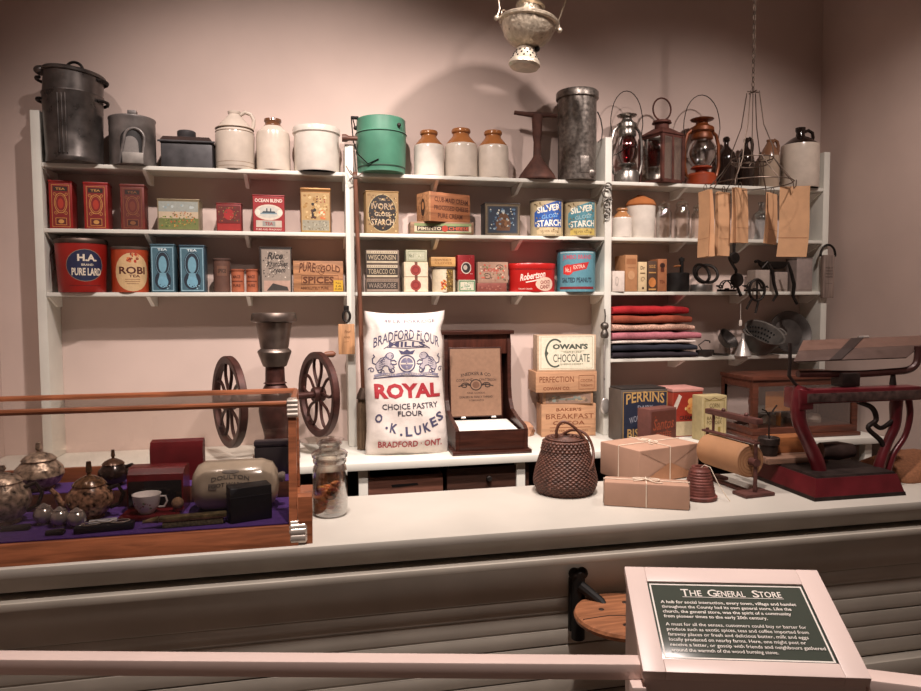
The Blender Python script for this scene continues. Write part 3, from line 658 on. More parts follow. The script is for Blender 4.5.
def chin(k):
    k.rect(.03, .02, .97, .96, '#a88a5c'); k.speckle(.05, .3, .95, .95, 50, ['#b89a66', '#9a7640', '#c4a878', '#8a6436'], .07, 11)
    k.rect(.05, .04, .95, .3, '#8f8a78'); k.speckle(.05, .04, .95, .3, 40, ['#a8a490', '#7a7666', '#6d5c3c'], .04, 12)
    k.speckle(.3, .3, .55, .62, 14, ['#2a1c16', '#4a2a1c', '#181210'], .07, 13); k.speckle(.3, .62, .5, .74, 3, ['#241a14'], .06, 2); k.speckle(.55, .3, .85, .66, 14, ['#c46a3a', '#d8b48a', '#e0c8a4'], .06, 15); k.speckle(.5, .7, .9, .9, 10, ['#6a3a1e', '#8a2f1c', '#3a2418'], .04, 16)
    k.rect(.03, .0, .97, .05, '#9a7a3a'); k.frame(0, 0, 1, 1, .02, '#7a5226')
tinbox('tea_tin', 'tall gold tea tin with painted oriental figures at end of second shelf', 'tin', 300, 330, 188, Z2, mat('#8a6236', 'tin', .35, .5), .02, .10, .02, .014, chin)
# middle section
def ivory(k):
    k.rect(.02, .02, .98, .98, '#8f744c'); k.speckle(.02, .02, .98, .98, 110, ['#7d5f3a', '#c2a878', '#5c4328', '#8a6c44'], .04, 21)
    k.ell(.5, .5, .44, .46, '#a8956c'); k.ell(.5, .5, .42, .44, '#1f1814'); 
    k.text('IVORY', .5, .66, .66, .15, '#a08c74', .02, .0); k.text('GLOSS', .5, .47, .48, .10, '#b8a488', .02); k.text('STARCH', .5, .28, .70, .15, '#b8a488', .02); k.text('THE', .5, .82, .2, .05, '#b8a488')
tinbox('starch_tin', 'tan starch box with black oval and pale lettering beside the broom', 'tin', 365, 398, 191, Z2, paper('#96774c'), .015, .09, .06, .006, ivory)
x, w, h = boxspec(411, 474, 222, Z2, .0)
t = thing('wooden_box', 'low wooden cheese box with printed paper label lying under another box', 'box', (x, .065, Z2+.0005), -.03); lowtop = Z2+h
MB().box(-w/2, w/2, -.062, .062, 0, h, wood('#8a6a50'), .002).build('body', t)
k = Marks(w, h, flat(-.062)); k.rect(.06, .12, .96, .88, '#c4b396'); k.rect(.06, .66, .96, .88, '#7d8a5c'); k.rect(.1, .26, .92, .66, '#3a2c22'); k.text('PIMENTO', .3, .46, .36, .26, '#d8c8a8', .02); k.ell(.54, .46, .05, .26, '#a3331f'); k.text('CHEESE', .76, .46, .32, .26, '#c8553a', .02); k.rect(.06, .12, .96, .2, '#7d8a5c'); k.done(t)
xa = atY(426, 200, .01).x; xb = atY(472.5, 205, .03).x
t = thing('wooden_box', 'orange brown wooden cheese box set askew on top of another box', 'box', ((atY(411, 200, .05).x+xb)/2+.012, .06, lowtop+.001), .42)
w = .238; h = hz(450, 193.5, .01, lowtop)
WB = wood('#96603f'); m = MB(); m.box(-w/2, w/2, -.055, .055, 0, h, WB, .0015); m.box(-w/2-.001, -w/2+.006, -.056, .056, 0, h, wood('#b0805a'), .001); m.build('body', t)
k = Marks(w, h, flat(-.055)); k.text('CLUB-MAID CREAM', .53, .74, .82, .17, '#4a2416', .015, rot=-.03); k.text('PROCESSED CHEESE', .53, .47, .84, .16, '#4a2416', .015); k.text('PURE CREAM', .5, .2, .6, .17, '#4a2416', .015); k.done(t)
k = Marks(.11, h, lambda u, v, e: (-w/2-.001-e, -u, v)); k.ell(.5, .5, .16, .3, '#3a2a22'); k.ell(.5, .55, .08, .14, '#b37c50'); k.text('25', .5, .2, .2, .12, '#3a2a22'); k.done(t)
def flower(k):
    k.rect(.02, .02, .98, .98, '#3f3a36'); k.frame(.04, .04, .96, .96, .02, '#7a6a50'); k.rect(.1, .1, .9, .9, '#26303e')
    k.speckle(.1, .1, .9, .9, 46, ['#8fa0a8', '#c4c0b0', '#56708a', '#3f5a6a'], .045, 31); k.poly([(.32, .16), (.70, .16), (.74, .4), (.64, .66), (.52, .74), (.4, .66), (.3, .4)], '#5f3f28'); k.speckle(.36, .2, .68, .62, 14, ['#7a5434', '#4a2f1c'], .06, 32)
    k.frame(0, 0, 1, 1, .025, '#5a4a36')
tinbox('flowered_tin', 'square dark blue tin with wreath of pale flowers around brown figure', 'tin', 485, 520, 203, Z2, mat('#3c3a3c', 'tin', .4, .3), .02, .09, 0, .005, flower)
def starch(k, a, b, c):
    k.rect(0, .0, 1.0, 1, '#a89878'); k.speckle(0, 0, 1, 1, 70, ['#6d5c3c', '#c8bca0', '#8a7a58', '#4a3f2c'], .04, 41)
    k.poly([(.06, .30), (.06, .66), (.35, .84), (.80, .98), (1.0, .98), (1.0, .25), (.1, .25)], a); k.text('SILVER', .54, .77, .76, .18, '#e0dccb', .03, rot=.16); k.text('GLOSS', .56, .55, .5, .11, b, .02, rot=.16); k.text('STARCH', .56, .36, .80, .18, '#e8e4d4', .03, rot=.05)
    k.rect(.15, .04, 1, .22, c); k.text('SILVER GLOSS', .58, .13, .6, .06, '#6a4a2a')
can('starch_canister', 'round starch canister with bright blue lettered banner', 'canister', 531, 562, 198, Z2, paper('#a89878'), .07, .008, lambda k: starch(k, '#24509a', '#6fa0d0', '#c4b08a'), 'round starch canisters', face=-.25)
can('starch_canister', 'round starch canister with faded teal lettered banner beside the shelf post', 'canister', 565, 595, 199, Z2, paper('#a89878'), .07, .008, lambda k: starch(k, '#4d8490', '#8fb0b8', '#c8b060'), 'round starch canisters', face=-.3)
# right section
crock('stoneware_jar', 'small cream stoneware jar with tan rim nearest the right middle post', 613, 631, 208, Z2, .05, jarprof(CREAM2, glaze('#a5744a')), None, cat='jar', ym=222)
x, r = R_(627, 654, 215, .085); h = hz(640, 206, .085, Z2)
t = thing('stoneware_crock', 'tall white crock with a domed brown lid beside glass jars', 'crock', (x, .085, Z2+.0005))
MB().lathe([(r*.9, 0), (r*.93, .004), (r, h*.96), (r*.98, h)], CREAM2, 36).build('body', t)
MB().lathe([(r*1.02, h-.004), (r*1.05, h+.004), (r*.9, h+.025), (r*.5, h+.042), (r*.3, h+.05), (r*.24, h+.054), (0, h+.054)], glaze('#a5663c'), 36).build('lid', t)
def gjar(label, x0, x1, yt, Y):
    x, r = R_(x0, x1, yt+15, Y); h = hz((x0+x1)/2, yt, Y, Z2); t = thing('glass_jar', label, 'jar', (x, Y, Z2+.0005), 0, 'clear glass jars on the second shelf')
    rf = lambda a, z: 1+(.02*math.sin(9*a)*math.sin(80*z)*2.2 if .02 < z < .1 else 0)
    MB().lathe([(0, .002), (r*.9, .002), (r*.98, .01), (r, h*.5), (r*.95, h*.68), (r*.72, h*.76), (r*.70, h*.80), (r*.78, h*.82)], glass('#fbf8f4', .98, .05), 36, None, 0, 2*PI, rf).build('body', t)
    MB().lathe([(r*.78, h*.82), (r*.82, h*.86), (r*.6, h*.93), (r*.2, h*.95), (r*.24, h), (0, h)], glass('#fbf8f4', .98, .05), 30).build('lid', t)
gjar('clear glass jar next to the tall white crock', 657, 671, 201, .045); gjar('clear glass jar in the middle of the glass jars', 675, 689, 199, .07); gjar('clear glass jar closest to the hanging paper bags', 692, 706, 203, .05)
bottle('clear bluish glass bottle with stopper seen between hanging paper bags', 753, 769, 200, Z2, .07, [(0, 0), (.95, .0), (1, .03), (1, .55), (.8, .66), (.3, .74), (.26, .88), (.36, .9), (.36, .94), (.0, .94)], glass('#e4ecf0', .96), 'bottle', 'glass_bottle')
bottle('dark metal bowl on second shelf by the right end post', 792, 807, 221, Z2, .08, [(0, 0), (.4, 0), (.6, .1), (1, .9), (1.02, 1), (.95, .95), (.55, .2), (0, .15)], iron('#4a4644'), 'bowl', 'metal_bowl')
# ================================================================== THIRD SHELF
x, r = R_(54, 107, 262, .045); Y = .17-r-.004; h = hz(80, 240, Y, Z3)
LR = mat('#96211a', 'tin', .38, .1, .1, 10)
t = thing('lard_pail', 'red tin lard pail with white lettering in a blue oval', 'pail', (x, Y, Z3+.0005))
MB().lathe([(r*.86, 0), (r*.88, .004), (r*.97, h*.9), (r*.97, h*.94)], LR, 44).build('body', t)
MB().lathe([(r*.985, h*.91), (r*1.0, h*.93), (r*1.0, h*.97), (r*.97, h), (r*.93, h*.985), (0, h*.985)], tinm('#5a4a42'), 44).build('lid', t)
k = Marks(2*r, h, lambda u, v, e: wrap(r*(.875+.105*v/h), 0, .42)(u, v, e), 1)
k.ell(.5, .5, .36, .30, '#8a7a6a'); k.ell(.5, .5, .35, .29, '#1f2544'); k.text('H.A.', .54, .64, .36, .13, '#d8ccb8', .04); k.text('BRAND', .54, .51, .22, .04, '#d8ccb8', .02); k.text('PURE LARD', .53, .38, .56, .14, '#d8ccb8', .03); k.rect(.2, .12, .8, .13, '#5f1512'); k.done(t)
MB().tube([(-r*.98, -.01, h*.8), (-r*1.05, -.03, h*.7), (-r*.9, -r*.55, h*.45), (-r*.84, -r*.6, h*.42)], .002, iron(), 6).build('bail', t)
def robi(k):
    k.rect(0, 0, 1, 1, '#a8431f'); k.ell(.5, .46, .47, .42, '#d0b184'); k.rect(.0, .0, 1, .14, '#a8431f'); k.speckle(.3, .66, .72, .9, 16, ['#a8321c', '#7a2a18', '#c46a3a'], .07, 51); k.text("ROBIN'S", .55, .5, .8, .14, '#4a1a14', .03); k.text('TEA CO.', .6, .37, .4, .06, '#4a1a14', .02); k.rect(.3, .3, .8, .31, '#7a4a2a'); k.rect(.3, .25, .8, .26, '#7a4a2a'); k.text('PURE', .5, .18, .3, .05, '#e0c89a', .02)
def robi(k):
    k.rect(0, 0, 1, 1, '#a03c1c'); k.ell(.5, .46, .48, .44, '#c8a87c'); k.speckle(.32, .62, .70, .92, 18, ['#a8321c', '#7a2a18', '#c46a3a'], .06, 51); k.text('ROBI', .5, .5, .72, .17, '#4a1a14', .03); k.text('TEA', .55, .37, .3, .06, '#4a1a14', .02); k.rect(.3, .29, .7, .3, '#7a4a2a'); k.rect(.3, .24, .7, .25, '#7a4a2a'); k.rect(.34, .19, .66, .2, '#7a4a2a')
can('food_tin', 'round orange and cream tin with dark lettering beside the red lard pail', 'tin', 111, 148, 246, Z3, mat('#a03c1c', 'tin', .4, .1), .07, .010, robi, face=.34)
def blue(k):
    k.rect(.03, .02, .97, .98, '#41626f'); k.frame(.05, .03, .95, .97, .03, '#8fb0bc'); k.ell(.5, .62, .32, .27, '#1d2733'); k.ell(.5, .26, .34, .2, '#1d2733'); k.ell(.5, .6, .17, .18, '#6a97a8'); k.poly([(.38, .42), (.62, .42), (.72, .2), (.28, .2)], '#6a97a8'); k.ell(.5, .22, .22, .12, '#6fa0b4')
    k.ring(.5, .62, .29, .25, .02, '#6f96a6'); k.text('TEA', .5, .92, .4, .05, '#d0dde0', .02); k.speckle(.1, .04, .9, .2, 12, ['#93b6c4', '#2a3a48'], .05, 61)
BL = mat('#44616c', 'tin', .38, .2, .15, 12)
tinbox('tea_tin', 'tall pale blue tin with dark oval ornament beside the orange and cream tin', 'tin', 150, 174, 244, Z3, BL, .01, .09, 0, .008, blue, 'blue tins on the third shelf')
tinbox('tea_tin', 'tall pale blue tin with dark oval ornament beside the brown canister', 'tin', 179, 204, 245, Z3, mat('#38505e', 'tin', .38, .2, .15, 12), .01, .09, 0, .008, blue, 'blue tins on the third shelf')
can('spice_canister', 'small dark brown round canister beside the blue tins', 'canister', 213, 230, 258, Z3, paper('#5a3c30'), .05, .006, lambda k: (k.rect(.2, .5, .8, .8, '#6b4a3a'), k.text('SPICE', .5, .65, .5, .12, '#2a1a14', .02)), lidm=paper('#4a342c'))
for (a, b, s_) in ((231, 244, 'left'), (246, 258, 'right')):
    can('spice_canister', 'tiny orange brown spice canister next to the ' + ('dark brown round canister' if s_ == 'left' else 'rice tin'), 'canister', a, b, 269, Z3, paper('#a0583a'), .04, .005, lambda k: (k.rect(.0, .46, 1, .52, '#6b3420'), k.text('MACE', .5, .7, .6, .14, '#5a2a1a', .02), k.text('PURE', .5, .3, .6, .12, '#5a2a1a', .02)), 'tiny spice canisters', lidm=paper('#8a4a30'), face=-.1)
def rice(k):
    k.rect(.06, .0, .96, .96, '#8d8074'); k.speckle(.08, .3, .94, .94, 90, ['#c4b8a8', '#6a5f56', '#3f3833', '#a89c8e'], .035, 71); k.text('Rice', .48, .82, .5, .16, '#2a2320', .03, shear=.3); k.text('Krumbles', .55, .64, .66, .14, '#2a2320', .03, shear=.3); k.text('Cream', .55, .5, .5, .12, '#2a2320', .02, shear=.3)
    k.rect(.12, .02, .94, .26, '#b09080'); k.poly([(.2, .03), (.9, .03), (.85, .12), (.4, .2)], '#3a332f')
tinbox('grocery_carton', 'dark carton with speckled grey label beside the spice crate', 'carton', 259, 291, 247, Z3, paper('#2c2420'), .01, .09, .03, .004, rice)
def spices(k):
    I = '#5a3018'
    k.text('PURE', .28, .76, .34, .3, I, .02, arc=.05, shear=.25); k.text('GOLD', .74, .70, .40, .22, I, .02, arc=.08); k.ring(.56, .72, .07, .16, .008, I); k.line(spiral(.5, .72, .08, 0, 1.4, asp=2), .008, I)
    k.frame(.16, .24, .9, .54, .006, I); k.text('SPICES', .5, .39, .62, .22, I, .025); k.text('ABSOLUTELY PURE', .42, .13, .56, .08, I, .01)
    k.rect(.80, .02, .995, .38, '#c49a2a'); k.text('No', .9, .29, .1, .07, '#3a2a10'); k.text('14', .9, .19, .1, .07, '#3a2a10'); k.text('PURE', .9, .09, .14, .06, '#3a2a10')
tinbox('spice_crate', 'thin walled wooden spice crate with script lettering and yellow tag', 'crate', 293, 343, 261, Z3, wood('#a4744f'), .005, .12, 0, None, spices, bev=.002)
# three stacked label boxes
x, w, h = boxspec(366, 399, 250, Z3, .02); hh = h/3
names = [('WARDROBE', '#6d5a4c', 'bottommost'), ('TOBACCO CO.', '#5a4a40', 'middle'), ('WISCONSIN', '#6a5c50', 'topmost')]
for i, (tx, c, pos) in enumerate(names):
    t = thing('flat_box', 'flat grey brown printed box, %s of the stack of three by the broom' % pos, 'box', (x, .065, Z3+.0005+i*(hh+.0004)), 0, 'flat boxes stacked by the broom')
    MB().box(-w/2, w/2, -.045, .045, 0, hh-.001, paper(c), .002).build('body', t)
    k = Marks(w, hh, flat(-.045)); k.rect(.02, .72, .95, .92, '#b3a58c' if i != 0 else '#7d6c5e'); k.rect(.02, .06, .95, .2, '#b3a58c' if i else '#8a786a'); k.rect(.02, .22, .95, .7, '#2f2721'); k.text(tx, .48, .46, .84, .36, '#a8977c' if i != 0 else '#8a7a6c', .01)
    for j in range(14): k.rect(.05+j*.064, .78, .07+j*.064, .86, '#6a5844'); k.k -= 1
    k.done(t)
# sealed boxes
x, w, h = boxspec(404, 428, 262, Z3, .02); hh = h/2
for i in range(2):
    t = thing('cream_box', 'cream paper box with round red seal, %s' % ('under its twin' if i == 0 else 'on its twin beneath a green packet'), 'box', (x, .065, Z3+.0005+i*(hh+.0004)), 0, 'cream boxes with red seals')
    MB().box(-w/2, w/2, -.045, .045, 0, hh-.001, paper('#c9b79a'), .002).build('body', t)
    k = Marks(w, hh, flat(-.045)); k.rect(.06, .04, .94, .9, '#d2bfa6'); k.rect(.44, .0, .56, .99, '#6a4030'); k.ell(.48, .45, .22, .36, '#7a2420'); k.ring(.48, .45, .19, .31, .02, '#a04a3c'); k.ell(.48, .45, .1, .16, '#8d2f28'); k.done(t)
zt = Z3+2*(hh+.0004)
x2, w2, h2 = boxspec(406, 427, 250, zt, .025)
t = thing('packet', 'small pale green packet lying on top of the cream sealed boxes', 'packet', (x2, .065, zt+.0008)); MB().box(-w2/2, w2/2, -.04, .04, 0, h2, paper('#9a9a80'), .002).build('body', t)
k = Marks(w2, h2, flat(-.04)); k.rect(.04, .08, .96, .92, '#a8a890'); k.frame(.08, .12, .92, .88, .03, '#7d8266'); k.text('No.1', .25, .5, .22, .3, '#5a5f48', .02); k.speckle(.45, .2, .9, .8, 10, ['#8a8e72', '#bcbca4'], .05, 81); k.done(t)
def wtin(k): k.rect(0, 0, 1, 1, '#c9bba0'); k.rect(.66, 0, 1, 1, '#6d5428'); k.speckle(.6, 0, 1, 1, 40, ['#3a2a14', '#a88a4a', '#5a3c1c'], .05, 91); k.speckle(.36, .05, .72, .55, 30, ['#b8431f', '#d89a3a', '#c46a2a', '#7a2a18'], .06, 92); k.speckle(.45, .1, .65, .35, 8, ['#e0b84a'], .06, 93)
t = can('food_tin', 'cream round tin with orange flowers below a small wooden box', 'tin', 432, 455, 267, Z3, paper('#c9bba0'), .055, .006, wtin, face=-.25)
ztt = Z3+boxspec(432, 455, 267, Z3, .055)[2]+.001
x, w, h = boxspec(431, 455.5, 257, ztt, .02)
t = thing('small_wooden_box', 'small pale wooden box lying on the cream flowered tin', 'box', (x, .055, ztt)); MB().box(-w/2, w/2, -.035, .035, 0, h, wood('#bb9058'), .0015).build('body', t)
k = Marks(w, h, flat(-.035)); k.text('SWEET', .5, .7, .7, .2, '#7a5020'); k.text('CLOVES', .5, .36, .7, .22, '#7a5020'); k.done(t)
x, w, h = boxspec(459, 475.5, 280, Z3, .01); hg = h
t = thing('grocery_carton', 'small green and white carton standing under a red tin', 'carton', (x, .05, Z3+.0005)); MB().box(-w/2, w/2, -.035, .035, 0, h, paper('#b9b49e'), .002).build('body', t)
k = Marks(w, h, flat(-.035)); k.frame(.03, .05, .97, .95, .06, '#2f6a44'); k.speckle(.1, .15, .9, .9, 22, ['#3f7a52', '#7a9a7a', '#c8c4b0'], .06, 95); k.rect(.3, .3, .7, .7, '#c8c4b0'); k.text('SODA', .5, .5, .34, .25, '#2a5a3c', .02); k.done(t)
x, w, h = boxspec(458, 475, 255, Z3+hg, .01)
t = thing('spice_tin', 'small bright red tin with black and white emblem on green carton', 'tin', (x, .05, Z3+hg+.001)); MB().box(-w/2, w/2, -.03, .03, 0, h, mat('#8f1c20', 'tin', .4, .1), .002).build('body', t)
k = Marks(w, h, flat(-.03)); k.ell(.5, .48, .3, .24, '#bfb3a4'); k.ell(.5, .48, .25, .2, '#241c1a'); k.ell(.45, .5, .12, .1, '#a89a8c'); k.speckle(.05, .1, .95, .95, 10, ['#d0a8a0'], .03, 97); k.done(t)
x, w, h = boxspec(477.5, 507, 283, Z3, .005); hg = h
t = thing('flat_tin', 'flat dull red tin lying under the pink flowered box', 'tin', (x, .055, Z3+.0005)); MB().box(-w/2, w/2, -.045, .045, 0, h, mat('#7d4238', 'tin', .5, .1), .003).build('body', t)
k = Marks(w, h, flat(-.045)); k.speckle(.05, .1, .95, .9, 14, ['#8f564a', '#6a342c', '#a87060'], .05, 98); k.done(t)
x, w, h = boxspec(478, 508.5, 262, Z3+hg, .005)
t = thing('flowered_box', 'pinkish box printed with flowers lying on a flat red tin', 'box', (x, .055, Z3+hg+.001), .03); MB().box(-w/2, w/2, -.04, .04, 0, h, paper('#9a7a66'), .002).build('body', t)
k = Marks(w, h, flat(-.04)); k.speckle(.02, .05, .98, .95, 60, ['#b08a78', '#8a5f50', '#b8503c', '#5a4030', '#c8ac94', '#6d6a48'], .045, 99); k.text('ROSE', .45, .62, .5, .16, '#a83c30', .03); k.scroll([spiral(.7, .75, .14, 0, 1.2), spiral(.3, .3, .16, 2, -1.2)], .02, '#3a2a20'); k.done(t)
x, w, h = boxspec(512.5, 560, 263, Z3, -.005)
t = thing('candy_tin', 'bright red oval tin with white script and CHOICE CANDY badge', 'tin', (x, .07, Z3+.0005))
CR = mat('#b01f1c', 'tin', .3, .1, .08, 10)
sc = Matrix.Diagonal((1, .62, 1, 1))
MB().lathe([(w/2*.96, 0), (w/2*.97, .004), (w/2*.97, h*.86), (w/2*.96, h*.86)], CR, 44, sc).build('body', t)
MB().lathe([(w/2*.985, h*.80), (w/2, h*.83), (w/2, h*.97), (w/2*.97, h), (0, h)], CR, 44, sc).build('lid', t)
Rk = w/2*.97
def efn(u, v, e): a = u/Rk*.85-.1; return ((Rk+e)*math.sin(a), -(Rk*.62+e)*math.cos(a), v)
k = Marks(w, h, efn, 1); k.text('Robertson', .47, .56, .66, .24, '#e8d0c4', .025, rot=.13, shear=.35); k.line([(.3, .33), (.5, .38), (.72, .47)], .022, '#e8d0c4'); k.ell(.80, .27, .26, .24, '#d8b8a4'); k.text('CHOICE', .80, .34, .28, .13, '#7a1a18', .03, rot=.06); k.text('CANDY', .80, .18, .3, .14, '#7a1a18', .03, rot=.06); k.text('TORONTO CANADA', .28, .10, .36, .05, '#e8d0c4'); k.rect(.0, .78, 1, .795, '#6d1412'); k.done(t)
def pean(k):
    k.rect(0, 0, 1, 1, '#568896'); k.text('JUMBO BRAND', .5, .82, .8, .14, '#b04a5a', .02); k.poly([(.12, .42), (.12, .62), (.82, .72), (.74, .55)], '#b02a2a'); k.ell(.26, .53, .14, .13, '#c8302a'); k.text('No.1', .26, .53, .15, .12, '#e8c8b8', .02); k.text('EXTRA', .55, .6, .3, .09, '#e0b8a8', .02, rot=.12); k.text('SALTED PEANUTS', .5, .28, .82, .12, '#1d2a3a', .02); k.rect(0, .06, 1, .12, '#7a1f24'); k.rect(0, .93, 1, .96, '#9ab8bc')
can('peanut_tin', 'round turquoise and red tin lettered SALTED PEANUTS', 'tin', 558, 594, 248, Z3, mat('#46808e', 'tin', .35, .2), .06, .010, pean, face=-.3, lidm=iron('#3a2f2c'))
# right section, third shelf
x, w, h = boxspec(614, 625.5, 271, Z3, -.01)
t = thing('white_carton', 'small white paper carton with faint print standing before brown book boxes', 'carton', (x, .03, Z3+.0005), -.1); MB().box(-w/2, w/2, -.035, .035, 0, h, paper('#cdbfb4'), .002).build('body', t)
k = Marks(w, h, flat(-.035)); k.ring(.35, .5, .14, .22, .03, '#8a7f76'); k.line([(.3, .3), (.34, .7), (.4, .3)], .02, '#7a6f66'); k.done(t)
def book(name, lb, x0, x1, yt, c, Yf=.0, d=.12, mk=None, rz=0): return tinbox(name, lb, 'box', x0, x1, yt, Z3, paper(c), Yf, d, rz, None, mk, bev=.002)
book('cardboard_box', 'worn tan cardboard box, tallest of the row behind the white carton', 625.5, 637.5, 255, '#a77750', .0, .13, lambda k: (k.rect(.1, .75, .9, .9, '#95633f'), k.ell(.5, .45, .28, .12, '#b98d66'), k.line([(.2, .65), (.8, .65)], .03, '#7a4c30')))
book('narrow_box', 'narrow cream box with faded print standing second in the brown row', 638.5, 647, 262, '#cdb48c', .0, .1, lambda k: (k.text('Dr', .5, .8, .5, .12, '#4a3a2a', .02), k.rect(.2, .6, .8, .64, '#6a5438'), k.line(spiral(.5, .4, .28, 0, 1, asp=.4), .06, '#7a6044'), k.ell(.55, .12, .12, .04, '#3a2a20')))
book('narrow_box', 'narrow black and orange box standing third in the brown row', 648, 657, 261, '#4a3222', .0, .1, lambda k: (k.text('SOZ', .5, .82, .7, .1, '#b98a50', .02), k.rect(.1, .6, .9, .64, '#b98a50'), k.ell(.5, .3, .4, .16, '#b9743c'), k.rect(.1, .05, .9, .1, '#b98a50')))
book('narrow_box', 'narrow red brown box with figure print, last in the brown row', 658, 667, 259, '#9d6440', .0, .1, lambda k: (k.ell(.5, .8, .28, .08, '#3a2018'), k.rect(.3, .6, .7, .72, '#5a2c1c'), k.text('TEA', .5, .3, .6, .1, '#6a3420', .02)))
x, r = R_(668, 688, 280, .06); h = hz(678, 273, .06, Z3)
t = thing('metal_canister', 'dark metal canister with tall black latch beside the narrow boxes', 'canister', (x, .06, Z3+.0005))
DK = iron('#2b2827', .5, .4); MB().lathe([(r*.95, 0), (r, .005), (r, h*.95), (r*.9, h), (0, h)], DK, 28).build('body', t)
m = MB(); m.box(.012, .028, -.01, .01, h*.8, h+.07, DK, .006); m.lathe([(.014, h+.06), (.016, h+.075), (0, h+.085)], DK, 14, T(.02, 0, 0)); m.build('latch', t)
MB().tube([(-.035, -.02, h+.032), (.0, -.022, h+.036)], .005, wood('#a5673a'), 8).build('handle', t)
x, r = R_(691, 711, 285, .06)
t = thing('round_tin', 'low round silver tin with dark iron rings piled on it', 'tin', (x, .06, Z3+.0005)); MB().lathe([(r*.97, 0), (r, .003), (r, .035), (r*.97, .038), (0, .038)], tinm(), 30).build('body', t)
IR = iron('#2e2926', .45, .7)
rx, ry = x, .06
for i, (dx, dz, rr, ax, lb) in enumerate(((-.01, .0, .05, 1.25, 'dark iron ring leaning upright on the low silver tin'), (.03, .0, .055, 1.05, 'larger dark iron ring leaning beside the one on the silver tin'))):
    o = tag(MB().tube(arcpts((0, 0, 0), rr, rr, 0, 2*PI, 28, 'xy'), .008, IR, 8, True).build('iron_ring'), lb, 'ring'); 
    o.rotation_euler = (ax, 0, .2-i*.5); o.location = (rx+dx+i*.012, ry-.022+i*.035, Z3+.0405+rr*math.sin(ax)+.008 if i == 0 else Z3+.0405+rr*math.sin(ax)+.008)
# animal traps: jaws with springs, chains
def trap(label, px, py, Y, sc_, rz):
    q = atY(px, py, Y); t = thing('iron_trap', label, 'trap', (q.x, Y, Z3+.001), rz, 'dark iron traps heaped on the shelf')
    m = MB()
    for sgn in (-1, 1): m.tube([(.07*sc_*math.cos(a), sgn*.012, .015+.075*sc_*math.sin(a)) for a in [PI*i/12 for i in range(13)]], .006*sc_, IR, 6)
    for i in range(1, 12, 2):
        a = PI*i/12; m.ball((.064*sc_*math.cos(a), 0, .015+.069*sc_*math.sin(a)), .007*sc_, IR, 6)
    m.build('jaws', t)
    m = MB(); m.box(-.10*sc_, .10*sc_, -.01, .01, 0, .012, IR, .002); m.cyl(.022*sc_, .012, .018, IR, 16); m.build('base', t)
    m = MB(); m.tube([(.07*sc_, 0, .014), (.10*sc_, -.02, .05*sc_), (.13*sc_, 0, .02), (.10*sc_, .02, .03), (.07*sc_, 0, .02)], .006*sc_, IR, 6); m.tube([(-.07*sc_, 0, .014), (-.09*sc_, -.02, .055*sc_), (-.12*sc_, 0, .03), (-.09*sc_, .02, .03), (-.07*sc_, 0, .02)], .006*sc_, IR, 6); m.build('spring', t)
    return t
trap('dark iron trap with toothed jaws beside the low silver tin', 727, 285, .03, .58, .15)
trap('dark iron trap with toothed jaws near the white carton', 755, 285, .025, .58, -.1)
# hanging iron pulley and hooks from the shelf edge above
def hang(name, label, cat, pts, r, ym=-.012, blocks=(), group=None):
    q0 = atY(*pts[0], ym); t = thing(name, label, cat, (q0.x, ym, q0.z), 0, group); m = MB()
    P = [atY(px, py, ym)-Vector((q0.x, ym, q0.z)) for px, py in pts]; m.tube(P, r, IR, 8)
    m.build('hook', t)
    for (px, py, w, hh, nm) in blocks:
        c = atY(px, py, ym)-Vector((q0.x, ym, q0.z)); m = MB(); m.lathe([(0, -.012), (w*.8, -.012), (w, -.006), (w*.86, 0), (w, .006), (w*.8, .012), (0, .012)], IR, 20, T(c.x, 0, c.z) @ RX(PI/2)); m.build(nm, t)
    return t
t = hang('iron_pulley', 'black iron pulley block hung from shelf edge left of centre, white tag below', 'pulley', [(734, 243), (734, 256), (731, 262), (736, 270), (736, 284), (741, 296)], .008, -.03, [(734, 258, .03, .05, 'wheel'), (737, 280, .036, .05, 'wheel')])
o = tag(MB().box(-.008, .008, -.001, .001, -.03, 0, paper('#d8d0c6'), .0).tube([(0, 0, 0), (.0, 0, .085)], .0012, paper('#d8d0c6'), 5).build('price_tag'), 'tiny white tag dangling on a string below the iron pulley', 'tag'); q = atY(740.5, 320, -.05); o.location = (q.x, -.05, q.z)
m = MB(); q0 = atY(757, 290, -.04)
m.tube(arcpts((0, 0, 0), .045, .055, 0, 2*PI, 24), .007, IR, 8, True); m.tube([(-.045, 0, 0), (.045, 0, 0)], .005, IR); m.tube([(0, 0, -.055), (0, 0, .055)], .005, IR); m.tube([(-.03, 0, -.045), (-.06, 0, -.10)], .006, IR); m.tube([(.01, 0, -.055), (-.01, -.005, -.12)], .006, IR)
o = tag(m.build('cast_iron_pulley'), 'spoked black iron wheel with dangling shanks hung before the iron trap', 'wheel'); o.location = q0
for i, (pts, lb) in enumerate((([(762, 268), (767, 262), (772, 270), (774, 284), (777, 294), (773, 301)], 'black iron hook hanging over the shelf edge nearest the spoked wheel'), ([(788, 262), (791, 272), (794, 284), (793, 296), (797, 304)], 'black iron hook hanging over the shelf edge nearest the tall grey box'))):
    hang('iron_hook', lb, 'hook', pts, [.005, .009, .010, .009, .008, .006][:len(pts)], -.02, (), 'iron hooks over the third shelf edge')
for (a, b, yt, lb, c) in ((755, 770, 270, 'pale paper carton behind the left iron hook', '#a3948a'), (775, 788, 272, 'pale paper carton between the two iron hooks', '#9a8b82')):
    tinbox('paper_carton', lb, 'carton', a, b, yt, Z3, paper(c), .07, .07, .05, None, lambda k: k.rect(.1, .1, .9, .12, '#7a6c64'), 'pale cartons behind the hooks')
